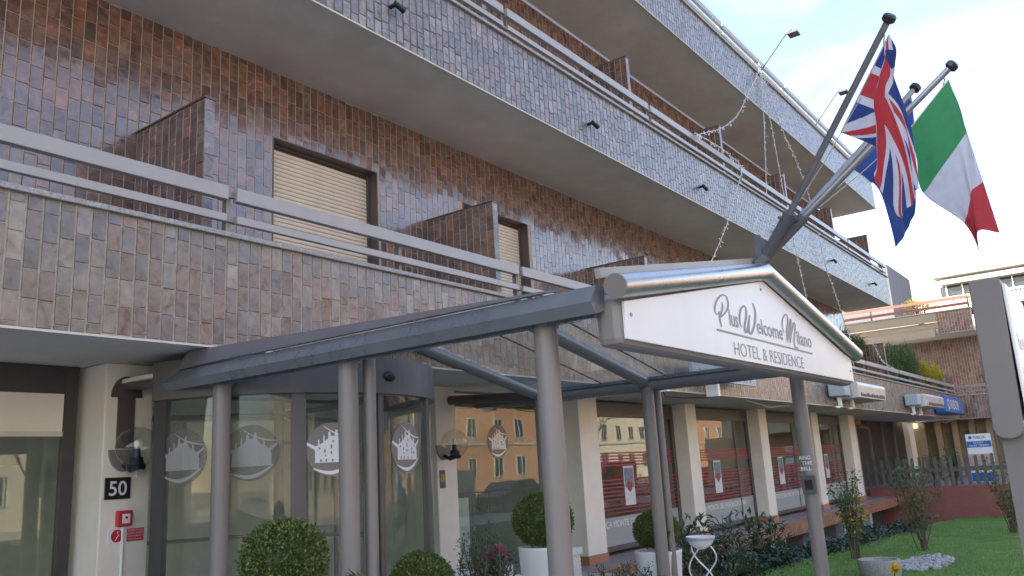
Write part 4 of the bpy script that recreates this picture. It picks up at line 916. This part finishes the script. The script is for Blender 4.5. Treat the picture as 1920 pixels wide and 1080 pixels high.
for zt in (17.5, 14.6, 11.7, 8.8, 5.9):
    MB().box(99.6, 102, -4, 18.5, zt-1.55, zt-1.25).build('terrace_slab', T['paleconc'], FA); MB().box(99.6, 99.8, -4, 18.5, zt-0.25, zt).build('balustrade_rail', T['paleconc'], FA)
    lm = MB()
    for i in range(60): lm.box(99.65, 99.75, -3.9+i*0.37, -3.75+i*0.37, zt-1.25, zt-0.25)
    lm.box(99.66, 99.74, -4, 18.5, zt-0.80, zt-0.70); tag(lm.build('balustrade_lattice', T['paleconc'], FA), kind='stuff')
    MB().box(101.9, 102.0, -4, 18, zt-3.9, zt-1.6).build('window_band', T['winglass'], FA)  # dark window band behind each terrace
MB().prism([(14.0,19.3),(15.5,21.0),(18.3,20.4),(19.0,19.3)], 'x', 103, 108).build('roof_gable', T['paleconc'], FA)
MB().box(104, 109, 16.5, 21, 19.9, 21.2).build('roof_box', T['creamwall'], FA)
at = tag(MB().tube([(106,12.5,20),(106,12.5,26)], 0.05, 6).box(105.97,106.03,11.7,13.3,24.2,24.28).box(105.97,106.03,11.9,13.1,25.2,25.28).build('roof_aerial', T['wire'], None, (106,12.5,20)), 'thin television aerial on the far pale rooftop', 'aerial')
FB2 = thing('cream_block', (75, 24, 0), 'cream block with small windows beyond the rust railing', 'building')
MB().box(76, 95, 17.5, 40, 0, 15).build('walls', T['creamwall'], FB2); window_grid(FB2, '-x', 76, [18.3+i*1.5 for i in range(5)], (9.6, 12.3), 0.8, 1.3, T['white'], T['winglass'])
flush_tiles()

# ================================================================== PLANTS
def rnd_dir():
    while True:
        v = Vector((random.uniform(-1,1), random.uniform(-1,1), random.uniform(-1,1)))
        if 0.05 < v.length < 1: return v.normalized()
def leaf(mb, p, d, up, L_, W_, fold=0.25):
    """folded pointed leaf: 6 points, two halves"""
    s = d.cross(up)
    if s.length < 1e-4: s = d.cross(Vector((1, 0.1, 0)))
    s.normalize(); n = s.cross(d).normalized()
    a = p; b = p+d*L_*0.5-n*L_*0.04; c = p+d*L_-n*L_*0.16
    l = p+d*L_*0.45+s*W_*0.5+n*W_*fold; r = p+d*L_*0.45-s*W_*0.5+n*W_*fold
    mb.add([a, b, c, l, r], [(0, 1, 3), (1, 2, 3), (0, 4, 1), (1, 4, 2)])
def topiary(x, y, zc, rx, rz, pot, label, seed, n=5200, ls=0.034):
    random.seed(seed)
    t = thing('boxwood_ball', (x, y, pot[3]), label, 'potted plant', 'clipped boxwood balls')
    r_top, r_bot, z_top, z_bot = pot
    if True:
        r_top, r_bot, z_top, z_bot = pot[0], pot[1], pot[2], pot[3]
        MB().lathe([(0, z_bot), (r_bot*0.96, z_bot), (r_bot, z_bot+0.02), (r_top-0.005, z_top-0.04), (r_top, z_top-0.015), (r_top-0.006, z_top), (r_top-0.03, z_top), (r_top-0.04, z_top-0.06), (0, z_top-0.06)], (x, y, 0), 40).build('planter', T['pot'], t, smooth=True)
        MB().lathe([(0, z_top-0.045), (r_top-0.045, z_top-0.05)], (x, y, 0), 24).build('soil', T['soil'], t)
    MB().tube([(x, y, z_top-0.05), (x+0.01, y, zc)], 0.025, 8).build('stem', T['bark'], t)
    cb = MB(); fr_ = MB()
    lob = [(rnd_dir(), random.uniform(0.02, 0.07)) for _ in range(14)]
    for i in range(n):
        d = rnd_dir()
        if d.z < -0.92: continue
        st = random.random() < 0.02
        k = (1.1 if st else 1.0) + sum(a*max(0, d.dot(v))**8 for v, a in lob) + random.gauss(0, 0.025)
        dep = 1-abs(random.gauss(0, 0.07)); p = Vector((x+d.x*rx*k*dep, y+d.y*rx*k*dep, zc+d.z*rz*k*dep))
        o = (d*0.75+rnd_dir()*0.8+Vector((0, 0, 0.35))).normalized(); leaf(cb, p, o, rnd_dir(), ls*random.uniform(0.7, 1.3), ls*0.62)
    cb.ball((x, y, zc), (rx*0.86, rx*0.86, rz*0.86), 20, 12)
    tag(cb.build('foliage', T['box'], t, fix=False), kind='stuff'); return t
topiary(3.28, 4.2, 1.10, 0.245, 0.235, (0.22, 0.17, 0.84, -0.2), 'large boxwood ball left of the paired posts', 1, 9000, 0.024)
topiary(5.20, 4.9, 0.70, 0.245, 0.225, (0.23, 0.17, 0.46, -0.2), 'low boxwood ball half cut by the lower frame edge', 2, 8000, 0.026)
topiary(8.2, 5.75, 0.97, 0.34, 0.30, (0.31, 0.24, 0.68, -0.2), 'boxwood ball in a white pot behind the front left post', 3, 8000, 0.03)
topiary(10.25, 5.35, 0.68, 0.285, 0.235, (0.315, 0.24, 0.42, -0.5), 'boxwood ball in a tall white tapered pot right of the canopy', 4, 8000, 0.03)
def shrub(name, x, y, z0, h, spread, stems, per, LL, WW, m, label, cat='shrub', group=None, seed=0, flowers=None, up=0.5):
    random.seed(seed); t = thing(name, (x, y, z0), label, cat, group); sm_ = MB(); lm = MB(); fl = MB()
    for s in range(stems):
        a = random.uniform(0, 2*math.pi); e = Vector((x+math.cos(a)*spread*random.random()**0.6, y+math.sin(a)*spread*random.random()**0.6, z0+h*random.uniform(0.6, 1.0)))
        b = Vector((x+random.gauss(0, 0.05), y+random.gauss(0, 0.05), z0)); mid = (b+e)/2+Vector((random.gauss(0, .06), random.gauss(0, .06), h*0.08))
        P = [catmull([b, mid, e], [0, 1, 2], 2*i/8) for i in range(9)]
        sm_.tube(P, [0.012*(1-i/10)+0.002 for i in range(9)], 5)
        for i in range(per):
            tt = random.uniform(0.25, 1.0)*2; p = catmull([b, mid, e], [0, 1, 2], tt)
            d = (rnd_dir()+Vector((0, 0, up))).normalized(); p = p + d*random.uniform(0, 0.10)*(h/1.2)
            leaf(lm, p, d, Vector((0, 0, 1)), LL*random.uniform(0.6, 1.25), WW*random.uniform(0.7, 1.2))
        if flowers and random.random() < flowers[1]:
            for q in range(9): leaf(fl, e+rnd_dir()*0.02, (rnd_dir()+Vector((0,0,.4))).normalized(), rnd_dir(), 0.055, 0.045, 0.4)
    sm_.build('stems', T['bark'], t, smooth=True); tag(t.children[-1], kind='stuff')
    tag(lm.build('leaves', m, t, fix=False), kind='stuff')
    if flowers and fl.v: tag(fl.build('flowers', flowers[0], t, fix=False), kind='stuff')
    return t
# by the door and the glass
shrub('sprig_plant', 3.0, 3.75, -0.2, 1.25, 0.16, 6, 22, 0.10, 0.04, T['rose'], 'pale leafy sprigs in front of the large boxwood ball', 'plant', None, 11)
shrub('sprig_plant', 3.75, 3.95, -0.2, 1.17, 0.22, 5, 16, 0.10, 0.04, T['rose'], 'thin leafy sprigs at the foot of the paired posts', 'plant', None, 12)
shrub('upright_shrub', 6.62, 5.35, -0.2, 1.15, 0.36, 34, 60, 0.045, 0.02, T['laurel'], 'small dark upright shrub before the lobby glass', 'shrub', None, 13, None, 1.0)
shrub('cyclamen', 6.98, 5.5, 0.45, 0.32, 0.16, 12, 8, 0.07, 0.06, T['laurel'], 'magenta flowering pot plant among dark shrubs by the lobby', 'flowers', None, 14, (T['magenta'], 1.0))
MB_ = MB().lathe([(0,-0.2),(0.14,-0.2),(0.2,0.42),(0.215,0.45),(0.19,0.45),(0.18,0.40),(0,0.40)], (6.98, 5.5, 0), 24).build('grey_pot', T['paleblue'], None, (6.98, 5.5, -0.2), smooth=True); tag(MB_, 'grey round pot under the magenta flowers', 'pot')
t = MB().lathe([(0,-0.2),(0.16,-0.2),(0.23,0.42),(0.25,0.45),(0.22,0.45),(0.2,0.40),(0,0.40)], (5.95, 5.2, 0), 24).build('grey_pot', T['paleblue'], None, (5.95, 5.2, -0.2), smooth=True); tag(t, 'grey pot rim right of the low boxwood ball', 'pot')
t = thing('white_trough', (9.35, 6.35, -0.2), 'white ribbed planter trough behind the front left post', 'planter')
MB().box(8.9, 9.5, 6.1, 6.45, -0.2, 0.44).build('box', T['white'], t); MB().box(8.87, 9.53, 6.07, 6.48, 0.44, 0.53).build('rim', T['white'], t, bevel=0.008)
for i in range(11): MB().box(8.9, 9.5, 6.092, 6.1, -0.14+i*0.05, -0.115+i*0.05).build('rib', T['white'], t)
t = thing('white_trough', (7.9, 6.5, -0.2), 'white window trough low behind the magenta flowers', 'planter'); MB().box(7.3, 8.5, 6.45, 6.8, 0.1, 0.42).build('box', T['white'], t, bevel=0.01); MB().box(7.4, 7.5, 6.5, 6.75, -0.2, 0.1).box(8.3, 8.4, 6.5, 6.75, -0.2, 0.1).build('foot', T['white'], t)
shrub('low_shrub', 8.6, 4.7, -0.2, 0.62, 0.35, 26, 45, 0.04, 0.02, T['laurel'], 'low dark shrub at the foot of the front left post', 'shrub', None, 15)
shrub('low_shrub', 10.0, 5.9, -0.5, 0.75, 0.45, 26, 45, 0.05, 0.025, T['box'], 'low green shrub left of the tall white pot', 'shrub', None, 16)
# the bowl on its looping wire stand
t = thing('bowl_stand', (10.95, 5.05, -0.5), 'white enamel bowl on a looping white wire stand', 'plant stand')
MB().lathe([(0,0.36),(0.06,0.36),(0.15,0.42),(0.19,0.50),(0.20,0.525),(0.195,0.53),(0.17,0.50),(0,0.42)], (10.95, 5.05, 0), 32).build('bowl', T['white'], t, smooth=True); MB().lathe([(0.186,0.478),(0.199,0.512),(0.2015,0.512),(0.1885,0.478)], (10.95, 5.05, 0), 32).build('bowl_band', T['paleblue'], t, smooth=True)
for k in range(3):
    a = 2*math.pi*k/3+0.4; pts = []
    for i in range(17):
        u = i/16; ph = a+u*math.pi*1.35; r_ = 0.15+0.05*math.sin(u*math.pi*2); pts.append((10.95+r_*math.cos(ph), 5.05+r_*math.sin(ph), 0.40-u*0.9))
    MB().tube(pts, 0.011, 8).build('wire_leg', T['white'], t, smooth=True)
# big glossy shrubs in the light well
for i, (x, y, h, s, n, lab) in enumerate(((12.7, 5.75, 1.55, 0.55, 24, 'tall glossy leaved shrub right of the wire stand'), (14.3, 6.0, 1.35, 0.70, 26, 'wide glossy leaved shrub before the second bank window'), (15.9, 5.9, 1.30, 0.55, 22, 'glossy leaved shrub beside the front right post'), (11.9, 5.9, 1.2, 0.4, 10, 'sparse long stemmed shrub above the wire stand'))):
    shrub('laurel_shrub', x, y, -1.6, h+0.7, s, int(n*0.75), 46, 0.16, 0.065, T['laurel'], lab, 'shrub', 'glossy shrubs in the light well', 20+i)
hd_ = MB(); random.seed(31)
for i in range(15000):
    x = random.uniform(12.6, 29.0); y = 5.95+random.gauss(0, 0.20); z = lawn_z(x, 5.9)+0.02+0.26*math.sin(x*1.7)*0.35+random.uniform(-0.25, 0.22)*(1-abs(y-5.95))
    leaf(hd_, Vector((x, y, z)), (rnd_dir()+Vector((-.3,-.2,-.3))).normalized(), Vector((0,0,1)), random.uniform(0.06,0.11), random.uniform(0.05,0.08), 0.1)
tag(hd_.build('ivy_hedge', T['ivy'], None, (20, 5.95, -0.9), fix=False), 'low dark ivy hedge along the edge of the lawn', 'hedge', kind='stuff')
# the lawn
gb = MB(); random.seed(5)
for i in range(60000):
    x = 12.5+22.2*random.random()**1.6; y = random.uniform(-1.5, 5.7); h = random.uniform(0.02, 0.055); a = random.uniform(0, math.pi*2); l = random.uniform(-.03, .03)
    gb.add([(x-math.cos(a)*.007, y-math.sin(a)*.007, lawn_z(x,y)-.01), (x+math.cos(a)*.007, y+math.sin(a)*.007, lawn_z(x,y)-.01), (x+l, y+random.uniform(-.03,.03), lawn_z(x,y)+h)], [(0,1,2)])
tag(gb.build('grass', T['blade'], None, (22, 2, -0.5), fix=False), 'short green lawn grass', 'grass', kind='stuff')
fl_ = MB(); random.seed(123)
for i in range(160):
    x, y = 13+18*random.random(), random.uniform(0.0, 5.6); leaf(fl_, Vector((x, y, lawn_z(x, y)+0.035)), (Vector((random.uniform(-1,1), random.uniform(-1,1), random.uniform(-.1,.3)))).normalized(), Vector((0,0,1)), random.uniform(0.05,0.09), random.uniform(0.03,0.06))
tag(fl_.build('fallen_leaves', T['yellowleaf'], None, (20, 3, -0.5), fix=False), 'fallen yellow leaves scattered over the lawn', 'leaves', kind='stuff')
for i, (x, y, h, s, st, lab) in enumerate(((17.3, 4.75, 1.75, 0.40, 13, 'tall rose bush with yellowing leaves nearest the canopy post'), (19.6, 4.0, 1.95, 0.75, 16, 'wide pink flowering rose bush in the middle of the lawn'), (25.5, 3.0, 1.9, 0.85, 20, 'far rose bush on the lawn beside the totem sign'))):
    shrub('rose_bush', x, y, lawn_z(x, y)-0.02, h, s, st, 42, 0.085, 0.055, T['rose'], lab, 'rose bush', 'rose bushes on the lawn', 40+i, (T['pink'], 0.12), 0.1)
    if i == 0:
        random.seed(77); yl = MB()
        for q in range(60): leaf(yl, Vector((x+random.gauss(0.05,.14), y+random.gauss(0,.14), 0.28+random.gauss(0,.15))), rnd_dir(), rnd_dir(), 0.09, 0.06)
        yl.build('yellow_leaves', T['yellowleaf'], bpy.data.objects['rose_bush'], fix=False); tag(bpy.data.objects['rose_bush'].children[-1], kind='stuff')
for i, (cx, cy, rx, ry, n, lab) in enumerate(((16.9, 3.45, 1.1, 0.42, 420, 'pale pebble bed around the middle rose bush'), (25.0, 2.2, 2.4, 0.6, 300, 'far pale pebble bed beside the totem sign'), (15.9, 4.15, 0.35, 0.2, 60, 'small patch of pale pebbles under the nearest rose'))):
    pb = MB(); random.seed(60+i)
    for q in range(n):
        a = random.uniform(0, 2*math.pi); r_ = math.sqrt(random.random()); s_ = random.uniform(0.025, 0.06)
        pb.ball((cx+rx*r_*math.cos(a), cy+ry*r_*math.sin(a), lawn_z(cx, cy)+random.uniform(0, 0.05)), (s_, s_*random.uniform(.6,1), s_*random.uniform(.5,.8)), 7, 5)
    tag(pb.build('pebble_bed', T['stone'], None, (cx, cy, -0.5), fix=False), lab, 'pebbles', kind='stuff')
t = thing('stone_planter', (14.9, 3.75, -0.5), 'round grey stone planter cut by the lower frame edge', 'planter'); MB().lathe([(0,-0.5),(0.30,-0.5),(0.34,-0.25),(0.33,-0.2),(0.28,-0.2),(0.27,-0.26),(0,-0.26)], (14.9, 3.75, 0), 24).build('tub', T['granite'], t, smooth=True)
yf = MB(); random.seed(9); fc = Vector((14.1, 3.35, -0.24))
for q in range(26): leaf(yf, fc+rnd_dir()*0.02, (rnd_dir()+Vector((-1.0,-.4,0.2))).normalized(), rnd_dir(), 0.12, 0.05, 0.2)
yo = thing('sunflower', tuple(fc-Vector((0,0,0.26))), 'bright yellow flower low in front of the stone planter', 'flower'); yf.build('petals', T['yellow'], yo, fix=False); MB().tube([fc-Vector((0,0,0.26)), fc], 0.01, 6).build('stalk', T['rose'], yo)
# bushes on the balcony by the wing
def bush(name, x, y, z, rx, ry, rz, n, m, label, seed, LL=0.16, WW=0.03, cat='bush', floor=3.12):
    random.seed(seed); t = thing(name, (x, y, floor), label, cat); lm = MB()
    lob = [(rnd_dir()*random.uniform(.2,.75)*Vector((1,1,1)).x+Vector((0,0,-.1)), random.uniform(.22,.45)) for _ in range(20)]
    for i in range(n):
        c, r_ = random.choice(lob); q = c + rnd_dir()*r_*random.random()**0.4
        leaf(lm, Vector((x+q.x*rx, y+q.y*ry, z+q.z*rz)), (rnd_dir()+Vector((0,0,0.7))).normalized(), Vector((0,0,1)), LL*random.uniform(.6,1.3), WW)
    tag(lm.build('leaves', m, t, fix=False), kind='stuff'); sm_ = MB()
    for c, r_ in lob: sm_.tube([(x, y, floor), (x+c.x*rx*.6, y+c.y*ry*.6, z+c.z*rz*.6-.1), (x+c.x*rx, y+c.y*ry, z+c.z*rz)], [0.03, 0.015, 0.006], 5)
    tag(sm_.build('branches', T['bark'], t), kind='stuff'); return t
bush('oleander', 38.6, 7.5, 5.1, 3.6, 0.42, 1.55, 8500, T['olean'], 'big green oleander on the low balcony right of the end divider', 51, 0.2, 0.035)
bush('oleander', 33.6, 8.25, 5.55, 1.9, 0.3, 0.8, 1700, T['olean'], 'tall green oleander rising behind the dark divider', 52, 0.2, 0.035)
bush('yellow_bush', 43.2, 7.4, 4.85, 2.6, 0.4, 1.15, 4200, T['yellowleaf'], 'yellow flowering bush on the low balcony', 53, 0.18, 0.05)
bush('oleander', 45.0, 7.4, 4.45, 1.3, 0.35, 0.5, 1300, T['olean'], 'low green bush at the end of the low balcony', 54)
bush('terrace_shrub', 46.9, 8.0, 8.9, 0.3, 1.2, 0.6, 700, T['yellowleaf'], 'yellow shrub behind the rust railing', 55, 0.12, 0.05, floor=7.4)
bush('balcony_shrub', 47.3, 5.2, 5.2, 0.5, 1.0, 0.9, 700, T['olean'], 'dim green shrub in the shade of the wing balcony', 56)

# ================================================================== RED WALL, PICKET FENCE, ADVERT STAND
RW = tag(MB().box(34.9, 35.1, 2.2, 8.75, -1.6, 0.10).build('red_wall', T['redwall'], None, (35, 5.5, -1.6)), 'low dark red rendered wall closing off the lawn', 'wall')
PF = thing('picket_fence', (34.98, 5.5, 0.1), 'grey picket fence on top of the low red wall', 'fence')
MB().box(34.94, 34.98, 2.3, 8.75, 0.62, 0.78).build('rail', T['fence'], PF)
pmesh = None; y = 8.7; random.seed(3)
while y > 2.4:
    if pmesh is None:
        m0 = MB().box(-0.02, 0.02, -0.055, 0.055, 0, 1.0).prism([(-0.055,1.0),(0.055,1.0),(0,1.06)], 'x', -0.02, 0.02)
        pmesh = bpy.data.meshes.new('picket'); pmesh.from_pydata([tuple(v) for v in m0.v], [], m0.f); pmesh.materials.append(T['fence'])
    o = bpy.data.objects.new('picket', pmesh); link(o, PF); o.location = Vector((34.90+random.uniform(-.01,.01), y, 0.12))-BASE[PF.name]; o.rotation_euler = (random.gauss(0, .015), 0, random.gauss(0, .05)); o.scale = (1, 1, random.uniform(.97, 1.06)); y -= 0.27
AD = thing('advert_stand', (37.6, 5.1, 0.05), 'upright white and blue advert stand behind the picket fence', 'advert')
MB().box(37.6, 37.66, 4.62, 5.50, 0.1, 1.96).build('board', T['white'], AD); MB().box(37.592, 37.60, 4.63, 5.49, 1.44, 1.68).build('blue_band', T['blue'], AD); MB().box(37.592, 37.60, 4.63, 5.49, 0.55, 1.18).build('photo_field', T['skin'], AD); MB().box(37.592, 37.60, 4.63, 5.49, 0.12, 0.46).build('blue_foot', T['blue'], AD)
text('lettering', 'RIBOR', T['blue'], AD, 5.22, 1.77, 0.42, 0.11, 37.594, '-x', bold=0.01); text('lettering', "NOVITA'", T['white'], AD, 5.25, 1.585, 0.36, 0.065, 37.589, '-x', bold=0.01); text('lettering', 'TECAR TERAPIA', T['white'], AD, 5.42, 1.475, 0.70, 0.07, 37.589, '-x', bold=0.01)
MB().tube([(37.6,5.34,1.825),(37.593,5.34,1.825)], 0.065, 16).build('logo', T['blue'], AD)
shrub('terrace_flowers', 36.2, 6.6, 0.05, 1.25, 0.3, 10, 20, 0.12, 0.05, T['rose'], 'potted plant with pink blooms behind the picket fence', 'plant', None, 81, (T['pink'], 0.5))
shrub('terrace_plant', 36.0, 5.9, 0.05, 1.45, 0.35, 12, 24, 0.14, 0.06, T['rose'], 'potted green plant behind the picket fence left of the advert', 'plant', None, 82)

# ================================================================== ACROSS THE STREET (seen in the glass)
def facade(name, x0, x1, y1, h, m, label, wcols, wrows, ww=1.2, wh=1.6, cat='building'):
    b = thing(name, ((x0+x1)/2, y1, -0.3), label, cat)
    MB().box(x0, x1, y1-12, y1, -0.3, h).build('walls', m, b); MB().box(x0-0.4, x1+0.4, y1-12.4, y1+0.5, h, h+0.4).build('cornice', T['paleconc'], b)
    window_grid(b, '+y', y1, wcols, wrows, ww, wh, T['paleconc'], T['winglass'])
    for z in wrows[:-1]: MB().box(x0, x1, y1, y1+0.15, z+2.0, z+2.2).build('string_course', T['paleconc'], b)
    return b
facade('ochre_house', -30, 22, -30, 14, T['creamwall'], 'cream street front reflected in the left window', [-12+i*3.4 for i in range(10)], (2, 5.4, 8.8, 12))
facade('orange_house', 27, 70, -31, 15, T['orange'], 'orange brick street front reflected in the lobby glass', [30+i*3.6 for i in range(11)], (2, 5.6, 9.2, 12.6))
facade('pale_house', 74, 112, -33, 19, T['creamwall'], 'cream street front reflected in the first bank window', [76+i*3.2 for i in range(11)], (2, 5.4, 8.8, 12.2, 15.6))
facade('ochre_tower', 116, 200, -35, 22, T['orange'], 'tall reddish street front reflected in the far bank windows', [120+i*4 for i in range(14)], (2, 5.6, 9.2, 12.8, 16.4))
def bare_tree(x, y, h, label, seed):
    random.seed(seed); t = thing('bare_tree', (x, y, -0.3), label, 'tree', 'bare street trees'); trunk = MB(); cr_ = MB()
    def grow(p, d, L_, r, lev):
        q = p+d*L_; mid = p+d*L_*.5+Vector((random.gauss(0,.05),random.gauss(0,.05),0))*L_
        (trunk if lev == 0 else cr_).tube([p, mid, q], [r, r*.85, r*.7], 6 if lev < 2 else 4, cap=False)
        if lev >= 4: return
        for k in range(3 if lev < 3 else 4):
            n_ = (d+rnd_dir()*0.75+Vector((0,0,.18))).normalized(); grow(q if k else mid, n_, L_*random.uniform(.6,.8), r*.6, lev+1)
    grow(Vector((x, y, -.3)), Vector((0, 0, 1)), h*.34, .16, 0)
    trunk.build('trunk', T['bark'], t, smooth=True); tag(cr_.build('crown', T['bark'], t, fix=False), kind='stuff')
for i, (x, y, h, lab) in enumerate(((40, -20, 9, 'bare tree reflected in the lobby glass'), (62, -22, 11, 'bare tree reflected in the first bank window'), (78, -22, 10, 'bare tree reflected in the second bank window'), (16, -19, 9, 'bare tree reflected in the left window'))): bare_tree(x, y, h, lab, 90+i)
def car(name, x, y, L_, prof, glass, m, label, cat):
    t = thing(name, (x, y, -0.36), label, cat); W_ = 0.88
    P = lambda pts: [(x+a, -0.36+b) for a, b in pts]
    MB().prism(P(prof), 'y', y-W_, y+W_).build('body', m, t, bevel=0.06)
    for sgn in (-1, 1):
        for gpoly in glass: MB().prism(P(gpoly), 'y', y+sgn*(W_+0.002), y+sgn*(W_+0.012)).build('side_window', T['winglass'], t)
    for a in (L_*0.19, L_*0.80):
        for sgn in (-1, 1):
            wl_ = MB().tube([(x+a, y+sgn*(W_-0.18), -0.04), (x+a, y+sgn*(W_+0.02), -0.04)], 0.32, 24).build('wheel', T['rubber'], t, smooth=True)
            MB().tube([(x+a, y+sgn*(W_+0.02), -0.04), (x+a, y+sgn*(W_+0.03), -0.04)], 0.2, 18).build('rim', T['polesteel'], wl_)
    return t
van = [(0,.35),(0,1.0),(.35,1.15),(1.05,1.95),(1.4,2.1),(4.7,2.1),(4.8,1.9),(4.8,.35)]
hatch = [(0,.3),(0,.75),(.9,.92),(1.55,1.42),(3.0,1.47),(3.8,1.0),(4.1,.95),(4.15,.3)]
car('parked_van', 26.0, -8.6, 4.8, van, [[(.75,1.2),(1.2,1.8),(1.9,1.85),(1.9,1.2)]], T['carwhite'], 'white parked van reflected in the lobby glass', 'van')
car('parked_car', 32.4, -8.6, 4.15, hatch, [[(1.2,.95),(1.7,1.36),(2.3,1.38),(2.3,.95)],[(2.4,.95),(2.4,1.38),(2.95,1.38),(3.5,1.0)]], T['cardark'], 'dark parked hatchback reflected in the lobby glass', 'car')
car('red_van', 42.0, -8.8, 4.8, van, [[(.75,1.2),(1.2,1.8),(1.9,1.85),(1.9,1.2)]], T['carred'], 'red parked van reflected in the first bank window', 'van')
car('red_car', 56.0, -8.8, 4.15, hatch, [[(1.2,.95),(1.7,1.36),(2.3,1.38),(2.3,.95)],[(2.4,.95),(2.4,1.38),(2.95,1.38),(3.5,1.0)]], T['carred'], 'red parked car reflected in the second bank window', 'car')
car('orange_truck', 14.0, -9.2, 4.8, [(0,.4),(0,1.6),(.3,2.2),(1.5,2.25),(1.5,2.9),(5.6,2.9),(5.6,.5)], [[(.25,1.4),(.5,2.05),(1.2,2.05),(1.2,1.4)]], T['carorange'], 'orange truck reflected in the glass drum', 'truck')
SFN = thing('street_railing', (20, -4.6, -0.2), 'dark metal street railing reflected in the ground floor glass', 'railing')
MB().box(14, 70, -4.62, -4.58, 0.75, 0.80).build('top_rail', T['dark_frame'], SFN); MB().box(14, 70, -4.62, -4.58, -0.1, -0.05).build('bottom_rail', T['dark_frame'], SFN)
brm = bpy.data.meshes.new('bar'); m0 = MB().box(-.015,.015,-.015,.015,0,.95); brm.from_pydata([tuple(v) for v in m0.v], [], m0.f); brm.materials.append(T['dark_frame'])
for i in range(280):
    o = bpy.data.objects.new('bar', brm); link(o, SFN); o.location = Vector((14.1+i*0.2, -4.6, -0.15))-BASE[SFN.name]
